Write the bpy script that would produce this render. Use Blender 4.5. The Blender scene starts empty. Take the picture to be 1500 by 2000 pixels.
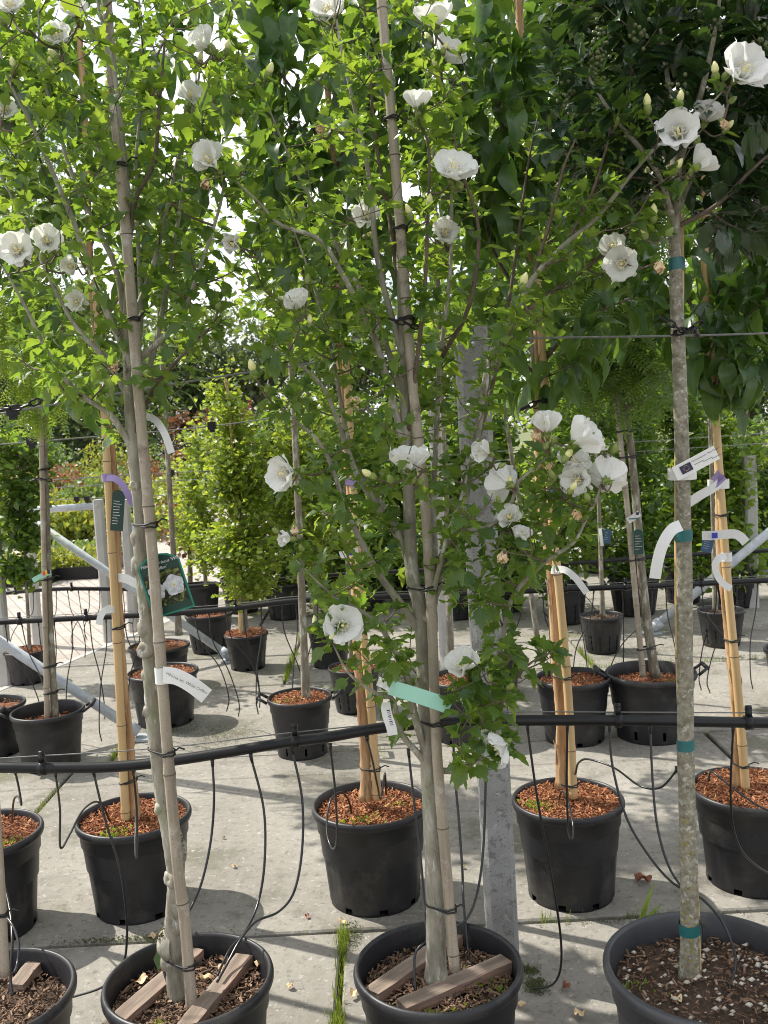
import bpy, math, random
import numpy as np
from mathutils import Vector, Matrix
rnd = random.Random(7)
rng = np.random.default_rng(7)
sc = bpy.context.scene
C = sc.collection
R = math.radians

# ------------------------------------------------------------------ camera
EYE = np.array([0.0, 0.0, 1.6]); FPX = 1850.0; PITCH = R(5.0); ROLL = R(3.0)
_f = np.array([0, math.cos(PITCH), -math.sin(PITCH)])
_u0 = np.array([0, math.sin(PITCH), math.cos(PITCH)])
_r = math.cos(ROLL)*np.array([1., 0, 0]) - math.sin(ROLL)*_u0
_u = math.sin(ROLL)*np.array([1., 0, 0]) + math.cos(ROLL)*_u0
cam = bpy.data.cameras.new('camera'); camo = bpy.data.objects.new('camera', cam); C.objects.link(camo)
cam.sensor_fit = 'VERTICAL'; cam.sensor_height = 24.0; cam.lens = 24.0*FPX/2000.0
cam.clip_start = 0.05; cam.clip_end = 1000
cam.dof.use_dof = True; cam.dof.focus_distance = 2.3; cam.dof.aperture_fstop = 7.0
camo.matrix_world = Matrix(((_r[0], _u[0], -_f[0], 0), (_r[1], _u[1], -_f[1], 0), (_r[2], _u[2], -_f[2], 1.6), (0, 0, 0, 1)))
sc.camera = camo

def at(x, y, Y):            # the point on the plane at depth Y seen in that direction of the photograph
    d = _f + (x-750)/FPX*_r - (y-1000)/FPX*_u
    return EYE + d*(Y/d[1])
def gr(x, y, z=0.0):        # the point on the ground
    d = _f + (x-750)/FPX*_r - (y-1000)/FPX*_u
    return EYE + d*((z-1.6)/d[2])

# ------------------------------------------------------------------ world and sun
SUN = np.array([-0.80, 0.42, 1.02]); SUN /= np.linalg.norm(SUN)
w = bpy.data.worlds.new('World'); sc.world = w; w.use_nodes = True
nt = w.node_tree; nt.nodes.clear()
N = nt.nodes.new; L = nt.links.new
sky = N('ShaderNodeTexSky'); sky.sky_type = 'NISHITA'; sky.sun_disc = False
sky.sun_elevation = math.asin(SUN[2]); sky.sun_rotation = math.atan2(SUN[0], SUN[1])
sky.air_density = 1.0; sky.dust_density = 1.5; sky.ozone_density = 1.0
tc = N('ShaderNodeTexCoord'); mp = N('ShaderNodeMapping'); mp.inputs['Scale'].default_value = (1.6, 1.6, 4.0)
nz = N('ShaderNodeTexNoise'); nz.inputs['Scale'].default_value = 1.5; nz.inputs['Detail'].default_value = 6; nz.inputs['Roughness'].default_value = 0.55
rp = N('ShaderNodeValToRGB'); rp.color_ramp.elements[0].position = 0.36; rp.color_ramp.elements[1].position = 0.56
mx = N('ShaderNodeMix'); mx.data_type = 'RGBA'; mx.inputs[7].default_value = (11.5, 11.6, 11.9, 1)
bg = N('ShaderNodeBackground'); bg.inputs['Strength'].default_value = 0.10
out = N('ShaderNodeOutputWorld')
L(tc.outputs['Generated'], mp.inputs['Vector']); L(mp.outputs['Vector'], nz.inputs['Vector']); L(nz.outputs['Fac'], rp.inputs['Fac'])
L(rp.outputs['Color'], mx.inputs[0]); L(sky.outputs['Color'], mx.inputs[6]); L(mx.outputs[2], bg.inputs['Color']); L(bg.outputs['Background'], out.inputs['Surface'])
sun = bpy.data.lights.new('sun', 'SUN'); sun.energy = 4.9; sun.angle = R(0.55); sun.color = (1.0, 0.95, 0.86)
suno = bpy.data.objects.new('sun', sun); C.objects.link(suno)
suno.rotation_euler = Vector(SUN).to_track_quat('Z', 'Y').to_euler(); suno.location = (-6, 4, 9)
sc.view_settings.view_transform = 'Standard'; sc.view_settings.look = 'None'
sc.view_settings.exposure = 0.48; sc.view_settings.gamma = 1.0
sc.render.engine = 'CYCLES'
sc.cycles.use_denoising = True; sc.cycles.filter_width = 1.0
sc.cycles.max_bounces = 8; sc.cycles.diffuse_bounces = 4; sc.cycles.transmission_bounces = 4; sc.cycles.transparent_max_bounces = 4

# ------------------------------------------------------------------ materials
def new_mat(name):
    m = bpy.data.materials.new(name); m.use_nodes = True
    t = m.node_tree; t.nodes.clear()
    return m, t, t.nodes.new, t.links.new
def ramp(t, stops):
    r = t.nodes.new('ShaderNodeValToRGB'); e = r.color_ramp.elements
    while len(e) > 1: e.remove(e[-1])
    for i, (p, c) in enumerate(stops):
        el = e[0] if i == 0 else e.new(p)
        el.position = p; el.color = (*c, 1)
    return r
def surf(name, stops, scale=8, detail=6, rough=0.8, bump=0.3, bscale=None, stretch=(1, 1, 1), island=0.0, spec=0.5, speck=None, patches=None, coord='Object', bdist=0.004, objrand=0.0):
    """procedural surface: noise through a colour ramp, optional random per piece, specks, patches, bump"""
    m, t, N, L = new_mat(name)
    o = N('ShaderNodeOutputMaterial'); b = N('ShaderNodeBsdfPrincipled'); L(b.outputs[0], o.inputs[0])
    b.inputs['Roughness'].default_value = rough; b.inputs['Specular IOR Level'].default_value = spec
    tc = N('ShaderNodeTexCoord'); mp = N('ShaderNodeMapping'); mp.inputs['Scale'].default_value = stretch
    L(tc.outputs[coord], mp.inputs[0])
    n = N('ShaderNodeTexNoise'); n.inputs['Scale'].default_value = scale; n.inputs['Detail'].default_value = detail; n.inputs['Roughness'].default_value = 0.62
    L(mp.outputs[0], n.inputs['Vector'])
    fac = n.outputs['Fac']
    if island or objrand:
        if island:
            gi = N('ShaderNodeNewGeometry'); rv = gi.outputs['Random Per Island']; k = island
        else:
            gi = N('ShaderNodeObjectInfo'); rv = gi.outputs['Random']; k = objrand
        a = N('ShaderNodeMath'); a.operation = 'MULTIPLY'; a.inputs[1].default_value = k; L(rv, a.inputs[0])
        a2 = N('ShaderNodeMath'); a2.operation = 'MULTIPLY'; a2.inputs[1].default_value = 1-k; L(fac, a2.inputs[0])
        a3 = N('ShaderNodeMath'); L(a.outputs[0], a3.inputs[0]); L(a2.outputs[0], a3.inputs[1]); fac = a3.outputs[0]
    r = ramp(t, stops); L(fac, r.inputs[0]); col = r.outputs[0]
    for (c2, sc2, lo, hi) in (patches or []):
        n2 = N('ShaderNodeTexNoise'); n2.inputs['Scale'].default_value = sc2; n2.inputs['Detail'].default_value = 5; n2.inputs['Roughness'].default_value = 0.7
        L(mp.outputs[0] if speck is None else tc.outputs[coord], n2.inputs['Vector'])
        r2 = ramp(t, [(lo, (0, 0, 0)), (hi, (1, 1, 1))]); L(n2.outputs['Fac'], r2.inputs[0])
        x = N('ShaderNodeMix'); x.data_type = 'RGBA'; x.inputs[7].default_value = (*c2, 1); L(r2.outputs[0], x.inputs[0]); L(col, x.inputs[6]); col = x.outputs[2]
    if speck:
        (c3, sc3, th) = speck
        v = N('ShaderNodeTexVoronoi'); v.inputs['Scale'].default_value = sc3; L(tc.outputs[coord], v.inputs['Vector'])
        r3 = ramp(t, [(th*0.5, (1, 1, 1)), (th, (0, 0, 0))]); L(v.outputs['Distance'], r3.inputs[0])
        x = N('ShaderNodeMix'); x.data_type = 'RGBA'; x.inputs[7].default_value = (*c3, 1); L(r3.outputs[0], x.inputs[0]); L(col, x.inputs[6]); col = x.outputs[2]
    L(col, b.inputs['Base Color'])
    if bump:
        nb = N('ShaderNodeTexNoise'); nb.inputs['Scale'].default_value = bscale or scale*3; nb.inputs['Detail'].default_value = 5; L(mp.outputs[0], nb.inputs['Vector'])
        bp = N('ShaderNodeBump'); bp.inputs['Strength'].default_value = bump; bp.inputs['Distance'].default_value = bdist; L(nb.outputs['Fac'], bp.inputs['Height']); L(bp.outputs[0], b.inputs['Normal'])
    return m
def leafmat(name, c1, c2, tr, rough=0.42, tfac=0.4, spec=0.5, vein=0.35, veins=9):
    """leaf: coloured per leaf, pale midrib and side veins from the leaf's own UV, light passes through"""
    m, t, N, L = new_mat(name)
    o = N('ShaderNodeOutputMaterial'); b = N('ShaderNodeBsdfPrincipled'); b.inputs['Roughness'].default_value = rough; b.inputs['Specular IOR Level'].default_value = spec
    g = N('ShaderNodeNewGeometry'); oi = N('ShaderNodeObjectInfo')
    a = N('ShaderNodeMath'); a.operation = 'ADD'; L(g.outputs['Random Per Island'], a.inputs[0]); L(oi.outputs['Random'], a.inputs[1])
    fr = N('ShaderNodeMath'); fr.operation = 'FRACT'; L(a.outputs[0], fr.inputs[0])
    x = N('ShaderNodeMix'); x.data_type = 'RGBA'; x.inputs[6].default_value = (*c1, 1); x.inputs[7].default_value = (*c2, 1); L(fr.outputs[0], x.inputs[0])
    uv = N('ShaderNodeUVMap'); sp = N('ShaderNodeSeparateXYZ'); L(uv.outputs[0], sp.inputs[0])
    ab = N('ShaderNodeMath'); ab.operation = 'ABSOLUTE'; L(sp.outputs[0], ab.inputs[0])
    mr = ramp(t, [(0.0, (1, 1, 1)), (0.035, (0, 0, 0))]); L(ab.outputs[0], mr.inputs[0])
    k = N('ShaderNodeMath'); k.operation = 'MULTIPLY_ADD'; k.inputs[1].default_value = -0.8; L(ab.outputs[0], k.inputs[0]); L(sp.outputs[1], k.inputs[2])
    k2 = N('ShaderNodeMath'); k2.operation = 'MULTIPLY'; k2.inputs[1].default_value = veins; L(k.outputs[0], k2.inputs[0])
    pp = N('ShaderNodeMath'); pp.operation = 'PINGPONG'; pp.inputs[1].default_value = 0.5; L(k2.outputs[0], pp.inputs[0])
    sr = ramp(t, [(0.0, (0.6, 0.6, 0.6)), (0.09, (0, 0, 0))]); L(pp.outputs[0], sr.inputs[0])
    mxv = N('ShaderNodeMath'); mxv.operation = 'MAXIMUM'; L(mr.outputs[0], mxv.inputs[0]); L(sr.outputs[0], mxv.inputs[1])
    vs = N('ShaderNodeMath'); vs.operation = 'MULTIPLY'; vs.inputs[1].default_value = vein; L(mxv.outputs[0], vs.inputs[0])
    x2 = N('ShaderNodeMix'); x2.data_type = 'RGBA'; x2.inputs[7].default_value = (min(1, c2[0]*2+.04), min(1, c2[1]*1.7+.04), c2[2]*2+.02, 1); L(vs.outputs[0], x2.inputs[0]); L(x.outputs[2], x2.inputs[6])
    L(x2.outputs[2], b.inputs['Base Color'])
    bp = N('ShaderNodeBump'); bp.inputs['Strength'].default_value = 0.25; bp.inputs['Distance'].default_value = 0.001; bp.invert = True; L(mxv.outputs[0], bp.inputs['Height']); L(bp.outputs[0], b.inputs['Normal'])
    tr_ = N('ShaderNodeBsdfTranslucent')
    y = N('ShaderNodeMix'); y.data_type = 'RGBA'; y.inputs[6].default_value = (*tr, 1); y.inputs[7].default_value = (tr[0]*1.45, tr[1]*1.15, tr[2], 1); L(fr.outputs[0], y.inputs[0]); L(y.outputs[2], tr_.inputs[0])
    ms = N('ShaderNodeMixShader'); ms.inputs[0].default_value = tfac; L(b.outputs[0], ms.inputs[1]); L(tr_.outputs[0], ms.inputs[2]); L(ms.outputs[0], o.inputs[0])
    return m
M = {}
M['hib_leaf'] = leafmat('hibiscus_leaf', (.026, .068, .022), (.058, .120, .032), (.30, .50, .045), tfac=.42, rough=.38)
M['hept_leaf'] = leafmat('seven_son_leaf', (.022, .062, .020), (.045, .105, .026), (.20, .38, .045), tfac=.34, rough=.34, veins=7)
M['holly_leaf'] = leafmat('holly_leaf', (.013, .032, .017), (.028, .062, .024), (.13, .28, .03), tfac=.13, rough=.17, spec=.7, vein=.15)
M['ginkgo_leaf'] = leafmat('ginkgo_leaf', (.085, .165, .025), (.17, .235, .035), (.40, .56, .06), tfac=.45, vein=.1)
M['lime_leaf'] = leafmat('lime_green_leaf', (.06, .13, .025), (.11, .19, .03), (.36, .56, .06), tfac=.45, vein=.1)
M['horn_leaf'] = leafmat('hornbeam_leaf', (.035, .085, .020), (.065, .125, .026), (.25, .44, .04), tfac=.38, vein=.1)
M['copper_leaf'] = leafmat('copper_leaf', (.05, .03, .02), (.10, .06, .03), (.25, .12, .05), tfac=.3, vein=.1)
M['far_leaf'] = leafmat('far_tree_leaf', (.035, .065, .025), (.065, .105, .035), (.20, .30, .06), tfac=.3, vein=.0)
M['shrub_leaf'] = leafmat('shrub_leaf', (.10, .17, .03), (.22, .26, .04), (.45, .52, .06), tfac=.35, vein=.0)
M['shrub_dark'] = leafmat('dark_shrub_leaf', (.05, .10, .03), (.10, .15, .06), (.25, .4, .08), tfac=.35, vein=.0)
M['shrub_red'] = leafmat('red_shrub_leaf', (.18, .06, .04), (.25, .12, .05), (.4, .2, .08), tfac=.3, vein=.0)
M['grass'] = leafmat('grass_blade', (.08, .16, .025), (.16, .24, .04), (.4, .55, .06), tfac=.35, vein=.1)
M['dry'] = surf('dry_brown_leaf', [(.3, (.16, .05, .025)), (.7, (.30, .10, .05))], 40, rough=.6)
M['wilt'] = surf('wilted_petal', [(.3, (.62, .42, .22)), (.7, (.80, .64, .42))], 60, rough=.8)
M['bud'] = surf('bud_green', [(.3, (.12, .18, .04)), (.7, (.26, .31, .08))], 90, rough=.55)
M['budtip'] = surf('bud_petal', [(.3, (.62, .62, .22)), (.7, (.80, .78, .42))], 90, rough=.6)
M['stamen'] = surf('stamen_cream', [(.3, (.80, .68, .30)), (.7, (.90, .82, .50))], 200, rough=.7)
M['berry'] = surf('green_berry', [(.3, (.045, .065, .018)), (.7, (.10, .12, .035))], 60, rough=.35)
def petalmat():
    m, t, N, L = new_mat('white_petal')
    o = N('ShaderNodeOutputMaterial'); b = N('ShaderNodeBsdfPrincipled'); b.inputs['Roughness'].default_value = .6; b.inputs['Specular IOR Level'].default_value = .25
    uv = N('ShaderNodeUVMap'); mp = N('ShaderNodeMapping'); mp.inputs['Scale'].default_value = (34, 2.2, 1); L(uv.outputs[0], mp.inputs[0])
    n = N('ShaderNodeTexNoise'); n.inputs['Scale'].default_value = 1; n.inputs['Detail'].default_value = 3; L(mp.outputs[0], n.inputs[0])
    r = ramp(t, [(.3, (.80, .80, .77)), (.6, (.88, .88, .86))]); L(n.outputs[0], r.inputs[0]); L(r.outputs[0], b.inputs[0])
    bp = N('ShaderNodeBump'); bp.inputs['Strength'].default_value = .5; bp.inputs['Distance'].default_value = .0015; L(n.outputs[0], bp.inputs['Height']); L(bp.outputs[0], b.inputs['Normal'])
    tr = N('ShaderNodeBsdfTranslucent'); tr.inputs[0].default_value = (.85, .86, .80, 1)
    ms = N('ShaderNodeMixShader'); ms.inputs[0].default_value = .33; L(b.outputs[0], ms.inputs[1]); L(tr.outputs[0], ms.inputs[2]); L(ms.outputs[0], o.inputs[0])
    return m
M['petal'] = petalmat()
BK = dict(stretch=(1, 1, .35), rough=.85)
M['bark_hib'] = surf('hibiscus_bark', [(.3, (.14, .125, .090)), (.5, (.27, .25, .195)), (.72, (.40, .385, .32))], 34, bump=.8, bscale=60, patches=[((.21, .235, .13), 14, .54, .64), ((.50, .49, .44), 45, .57, .66), ((.09, .075, .05), 30, .63, .70)], bdist=.005, **BK)
M['bark_twig'] = surf('twig_bark', [(.3, (.075, .055, .040)), (.7, (.17, .125, .09))], 50, bump=.4, rough=.8)
M['bark_peel'] = surf('peeling_bark', [(.3, (.20, .10, .045)), (.5, (.46, .28, .14)), (.72, (.62, .44, .25))], 24, bump=.9, bscale=45, stretch=(1, 1, .16), rough=.8, bdist=.006, patches=[((.16, .11, .06), 16, .58, .68)])
M['bark_holly'] = surf('lichened_bark', [(.3, (.12, .105, .07)), (.5, (.22, .20, .15)), (.7, (.33, .32, .25))], 60, bump=.4, bscale=120, rough=.9, patches=[((.42, .42, .35), 70, .55, .63), ((.10, .10, .06), 25, .60, .68)])
M['bark_grey'] = surf('grey_bark', [(.3, (.12, .10, .07)), (.7, (.28, .25, .19))], 40, bump=.4, patches=[((.40, .40, .34), 40, .54, .62)], **BK)
M['bark_dark'] = surf('dark_bark', [(.3, (.05, .04, .03)), (.7, (.13, .11, .08))], 30, bump=.4, rough=.9)
M['lichen'] = surf('yellow_lichen', [(.3, (.20, .17, .05)), (.7, (.33, .28, .07))], 120, rough=.9)
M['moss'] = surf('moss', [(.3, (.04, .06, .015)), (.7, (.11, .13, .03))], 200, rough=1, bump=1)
M['cane_old'] = surf('weathered_bamboo', [(.3, (.20, .165, .120)), (.5, (.31, .262, .198)), (.7, (.40, .345, .275))], 40, rough=.6, stretch=(1, 1, .06), bump=.25, speck=((.15, .12, .09), 170, .22), patches=[((.46, .43, .38), 9, .54, .68), ((.17, .13, .10), 14, .60, .70)])
M['cane_new'] = surf('golden_bamboo', [(.3, (.42, .27, .12)), (.5, (.55, .38, .18)), (.7, (.63, .46, .25))], 30, rough=.45, stretch=(1, 1, .06), bump=.15, patches=[((.30, .19, .10), 30, .62, .72)])
M['pot'] = surf('black_pot_plastic', [(.3, (.013, .013, .015)), (.7, (.022, .022, .025))], 14, rough=.44, spec=.42, bump=.12, bscale=60, speck=((.16, .155, .14), 120, .10), patches=[((.055, .052, .046), 6, .52, .72)], bdist=.002)
M['pot_worn'] = surf('worn_grey_pot_plastic', [(.3, (.035, .036, .040)), (.7, (.060, .061, .066))], 10, rough=.4, bump=.12, bscale=60, patches=[((.13, .12, .09), 7, .57, .8)], bdist=.002)
M['plastic'] = surf('black_plastic', [(.3, (.008, .008, .009)), (.7, (.012, .012, .013))], 20, rough=.36, bump=.05, spec=.35)
M['tube'] = surf('drip_tube_plastic', [(.3, (.010, .010, .011)), (.7, (.018, .018, .020))], 20, rough=.28, bump=0)
M['wire'] = surf('steel_wire', [(.3, (.12, .12, .12)), (.7, (.22, .22, .21))], 60, rough=.4, bump=.1)
M['rubber'] = surf('black_rubber_tie', [(.3, (.010, .010, .010)), (.7, (.020, .020, .020))], 40, rough=.6, bump=.1)
M['zinc'] = surf('galvanised_steel', [(.3, (.34, .38, .42)), (.7, (.52, .56, .60))], 18, rough=.45, bump=.05, patches=[((.42, .42, .41), 25, .55, .62)])
def concrete():
    m, t, N, L = new_mat('concrete')
    o = N('ShaderNodeOutputMaterial'); b = N('ShaderNodeBsdfPrincipled'); b.inputs['Roughness'].default_value = .92; b.inputs['Specular IOR Level'].default_value = .3; L(b.outputs[0], o.inputs[0])
    tc = N('ShaderNodeTexCoord')
    def noise(sc_, det, rough=.6):
        n = N('ShaderNodeTexNoise'); n.inputs['Scale'].default_value = sc_; n.inputs['Detail'].default_value = det; n.inputs['Roughness'].default_value = rough; L(tc.outputs['Object'], n.inputs['Vector']); return n.outputs['Fac']
    def mixin(col, mask, c2, mode='MIX'):
        x = N('ShaderNodeMix'); x.data_type = 'RGBA'; x.blend_type = mode; L(mask, x.inputs[0]); L(col, x.inputs[6]); x.inputs[7].default_value = (*c2, 1); return x.outputs[2]
    def mask(fac, lo, hi, k=1.0):
        r = ramp(t, [(lo, (0, 0, 0)), (hi, (k, k, k))]); L(fac, r.inputs[0]); return r.outputs[0]
    r = ramp(t, [(.30, (.185, .172, .150)), (.5, (.282, .264, .232)), (.70, (.365, .345, .308))]); L(noise(3.2, 10, .68), r.inputs[0]); col = r.outputs[0]
    col = mixin(col, mask(noise(1.6, 7, .7), .49, .60, .85), (.150, .140, .116))      # damp grey stains
    col = mixin(col, mask(noise(.8, 7, .7), .55, .70, .75), (.135, .138, .070))       # algae
    col = mixin(col, mask(noise(30, 5, .75), .54, .64, .7), (.13, .125, .110))        # grit
    col = mixin(col, mask(noise(36, 5, .75), .58, .66, .7), (.46, .44, .40))
    col = mixin(col, mask(noise(7, 6, .7), .60, .72, .5), (.41, .39, .355))
    L(col, b.inputs['Base Color'])
    bp = N('ShaderNodeBump'); bp.inputs['Strength'].default_value = .6; bp.inputs['Distance'].default_value = .004; L(noise(85, 5, .7), bp.inputs['Height']); L(bp.outputs[0], b.inputs['Normal'])
    return m
M['concrete'] = concrete()
M['post'] = surf('concrete_post', [(.3, (.22, .22, .215)), (.7, (.34, .34, .33))], 8, detail=8, rough=.85, bump=.3, bscale=120, speck=((.045, .045, .04), 130, .22), patches=[((.17, .17, .165), 26, .54, .62), ((.40, .40, .38), 40, .60, .68)])
M['post_far'] = surf('pale_concrete_post', [(.3, (.36, .355, .34)), (.7, (.48, .47, .45))], 8, detail=8, rough=.85, bump=.2)
M['soil_o'] = surf('orange_bark_soil', [(.3, (.10, .035, .016)), (.7, (.24, .10, .05))], 60, rough=.95, bump=.8)
M['chip_o'] = surf('orange_bark_chip', [(0, (.085, .026, .012)), (.35, (.24, .080, .030)), (.7, (.38, .15, .060)), (1, (.54, .31, .16))], 40, rough=.85, island=.85, bump=.3)
M['soil_b'] = surf('brown_soil', [(.3, (.035, .022, .014)), (.7, (.10, .062, .040))], 60, rough=.95, bump=.8)
M['chip_b'] = surf('brown_bark_chip', [(0, (.045, .028, .018)), (.4, (.13, .075, .045)), (.75, (.22, .13, .08)), (1, (.38, .27, .18))], 40, rough=.85, island=.85, bump=.3)
M['pebble'] = surf('pale_pebble', [(0, (.38, .34, .27)), (.5, (.52, .47, .38)), (1, (.64, .60, .52))], 30, rough=.8, island=.7)
M['plank'] = surf('weathered_plank', [(.3, (.090, .066, .050)), (.5, (.22, .168, .130)), (.72, (.37, .305, .25))], 30, rough=.8, stretch=(.12, 1, 1), bump=.8, bscale=60, patches=[((.31, .150, .105), 6, .52, .68), ((.07, .05, .038), 18, .60, .68)])
M['white'] = surf('white_label', [(.3, (.66, .66, .64)), (.7, (.72, .72, .70))], 20, rough=.5, bump=0)
M['ink'] = surf('black_ink', [(.3, (.02, .02, .02)), (.7, (.03, .03, .03))], 20, rough=.6, bump=0)
M['mint'] = surf('mint_ribbon', [(.3, (.30, .58, .47)), (.7, (.34, .63, .52))], 20, rough=.45, bump=0)
M['teal'] = surf('teal_tape', [(.3, (.012, .10, .105)), (.7, (.020, .14, .14))], 40, rough=.4, bump=.1)
M['green_card'] = surf('dark_green_card', [(.3, (.010, .038, .030)), (.7, (.014, .050, .038))], 20, rough=.35, bump=0)
M['green_edge'] = surf('bright_green_border', [(.3, (.010, .19, .13)), (.7, (.015, .22, .15))], 20, rough=.35, bump=0)
M['print_dark'] = surf('photo_print_dark', [(.44, (.008, .010, .006)), (.50, (.02, .028, .010)), (.60, (.14, .17, .03)), (.7, (.30, .34, .07))], 90, rough=.35, bump=0)
M['print_white'] = surf('photo_print_petal', [(.35, (.34, .36, .38)), (.5, (.52, .54, .56)), (.62, (.68, .70, .71))], 70, rough=.35, bump=0)
M['blue'] = surf('blue_card', [(.3, (.02, .06, .13)), (.7, (.03, .08, .16))], 20, rough=.4, bump=0)
M['navy'] = surf('flag_blue', [(.3, (.012, .014, .05)), (.7, (.016, .02, .07))], 20, rough=.4, bump=0)
M['royal'] = surf('royal_blue', [(.3, (.02, .03, .30)), (.7, (.02, .04, .35))], 20, rough=.4, bump=0)
M['purple'] = surf('purple_ribbon', [(.3, (.27, .20, .42)), (.7, (.32, .25, .48))], 20, rough=.5, bump=0)
M['red'] = surf('red_print', [(.3, (.65, .05, .02)), (.7, (.7, .07, .03))], 20, rough=.5, bump=0)
M['yellow'] = surf('yellow_print', [(.3, (.7, .45, .03)), (.7, (.75, .5, .05))], 20, rough=.5, bump=0)
M['cloth'] = surf('grey_ground_cloth', [(.3, (.30, .31, .33)), (.7, (.38, .39, .41))], 3, rough=.9, bump=.2)
M['earth'] = surf('dark_joint_earth', [(.3, (.055, .050, .032)), (.7, (.13, .12, .075))], 20, rough=1, bump=.6)
M['field'] = surf('far_field', [(.3, (.09, .11, .04)), (.7, (.17, .18, .07))], .6, rough=1, bump=.2)
def paver():
    m, t, N, L = new_mat('brick_paving')
    o = N('ShaderNodeOutputMaterial'); b = N('ShaderNodeBsdfPrincipled'); b.inputs['Roughness'].default_value = .9; L(b.outputs[0], o.inputs[0])
    tc = N('ShaderNodeTexCoord'); mp = N('ShaderNodeMapping'); mp.inputs['Rotation'].default_value = (0, 0, R(62)); L(tc.outputs['Object'], mp.inputs[0])
    br = N('ShaderNodeTexBrick'); br.inputs['Scale'].default_value = 1; br.inputs['Brick Width'].default_value = .21; br.inputs['Row Height'].default_value = .105; br.inputs['Mortar Size'].default_value = .006
    br.inputs['Color1'].default_value = (.43, .385, .34, 1); br.inputs['Color2'].default_value = (.34, .30, .265, 1); br.inputs['Mortar'].default_value = (.20, .18, .15, 1)
    L(mp.outputs[0], br.inputs['Vector']); L(br.outputs['Color'], b.inputs[0])
    return m
M['paver'] = paver()

# ------------------------------------------------------------------ mesh helpers
ORG = {}
class MB:
    def __init__(s): s.v = []; s.f = []; s.n = 0; s.uv = None
    def add(s, V, F):
        V = np.asarray(V, float); s.v.append(V)
        s.f.extend([[i+s.n for i in f] for f in F]); s.n += len(V)
    def tube(s, path, rad, n=8, cap=True, knob=0.0):
        P = np.asarray(path, float); m = len(P)
        rad = np.broadcast_to(np.asarray(rad, float), (m,)) if np.ndim(rad) else np.full(m, float(rad))
        T = np.gradient(P, axis=0); T /= np.linalg.norm(T, axis=1)[:, None]+1e-12
        ref = np.array([0, 1., 0]) if abs(T[0][1]) < .8 else np.array([1., 0, 0])
        a = np.cross(T[0], ref); a /= np.linalg.norm(a)
        V = []; th = np.arange(n)*2*math.pi/n
        for i in range(m):
            a = a-T[i]*(a@T[i]); a /= np.linalg.norm(a)+1e-12; b = np.cross(T[i], a)
            rr = rad[i]*(1+knob*rng.normal(size=n)) if knob else rad[i]*np.ones(n)
            V.append(P[i]+(np.cos(th)*rr)[:, None]*a+(np.sin(th)*rr)[:, None]*b)
        F = [[i*n+j, i*n+(j+1) % n, (i+1)*n+(j+1) % n, (i+1)*n+j] for i in range(m-1) for j in range(n)]
        if cap: F += [list(range(n))[::-1], [(m-1)*n+j for j in range(n)]]
        s.add(np.concatenate(V), F)
    def box(s, c, size, rot=None):
        x, y, z = np.array(size)/2
        V = np.array([[i*x, j*y, k*z] for k in (-1, 1) for j in (-1, 1) for i in (-1, 1)])
        if rot is not None: V = V@np.asarray(rot).T
        s.add(V+np.asarray(c), [[0, 2, 3, 1], [4, 5, 7, 6], [0, 1, 5, 4], [2, 6, 7, 3], [0, 4, 6, 2], [1, 3, 7, 5]])
    def lathe(s, prof, n=48, mod=None, skip=None):
        V = []; m = len(prof)
        for i, (r, z) in enumerate(prof):
            for j in range(n):
                a = 2*math.pi*j/n; rr = r*(mod(i, j) if mod else 1)
                V.append((rr*math.cos(a), rr*math.sin(a), z))
        F = [[i*n+j, i*n+(j+1) % n, (i+1)*n+(j+1) % n, (i+1)*n+j] for i in range(m-1) for j in range(n) if not (skip and skip(i, j))]
        s.add(V, F)
    def build(s, name, mat, parent=None, local=False, smooth=True, uvs=None, loc=None):
        me = bpy.data.meshes.new(name)
        V = np.concatenate(s.v) if s.v else np.zeros((0, 3))
        if parent is not None and not local: V = V-ORG[parent.name]
        if parent is None and loc is not None: V = V-np.asarray(loc)
        me.from_pydata(V.tolist(), [], s.f)
        if uvs is not None:
            ul = me.uv_layers.new(name='UVMap'); li = np.empty(len(me.loops), int); me.loops.foreach_get('vertex_index', li)
            ul.data.foreach_set('uv', np.asarray(uvs)[li].ravel())
        if smooth: me.polygons.foreach_set('use_smooth', np.ones(len(me.polygons), bool))
        me.materials.append(mat if not isinstance(mat, str) else M[mat])
        return link(name, me, parent, loc)
def link(name, me, parent=None, loc=None):
    o = bpy.data.objects.new(name, me); C.objects.link(o)
    if parent is not None: o.parent = parent; ORG[o.name] = ORG[parent.name]
    else:
        ORG[o.name] = np.zeros(3) if loc is None else np.asarray(loc, float)
        if loc is not None: o.location = [float(q) for q in loc]
    return o
def tag(o, label, cat, group=None, kind=None):
    if label: o['label'] = label
    if cat: o['category'] = cat
    if group: o['group'] = group
    if kind: o['kind'] = kind
    return o
def thing(name, label, cat, loc, group=None):
    o = bpy.data.objects.new(name, None); C.objects.link(o); o.empty_display_size = .05
    o.location = [float(q) for q in loc]; ORG[o.name] = np.asarray(loc, float)
    return tag(o, label, cat, group)
def smoothp(pts, k=5):
    P = np.asarray(pts, float); m = len(P)
    if m < 3: return np.array([P[0]+(P[-1]-P[0])*t for t in np.linspace(0, 1, k+1)])
    E = np.vstack([2*P[0]-P[1], P, 2*P[-1]-P[-2]]); out = []
    for i in range(1, m):
        p0, p1, p2, p3 = E[i-1], E[i], E[i+1], E[i+2]
        for t in np.arange(k)/k:
            out.append(.5*((2*p1)+(-p0+p2)*t+(2*p0-5*p1+4*p2-p3)*t*t+(-p0+3*p1-3*p2+p3)*t**3))
    out.append(P[-1]); return np.array(out)
def pxpath(pts, Y):        # photo points with one depth, or (x, y, Y) each
    return np.array([at(p[0], p[1], p[2] if len(p) > 2 else Y) for p in pts])
def unit(v): v = np.asarray(v, float); return v/(np.linalg.norm(v)+1e-12)
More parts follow.
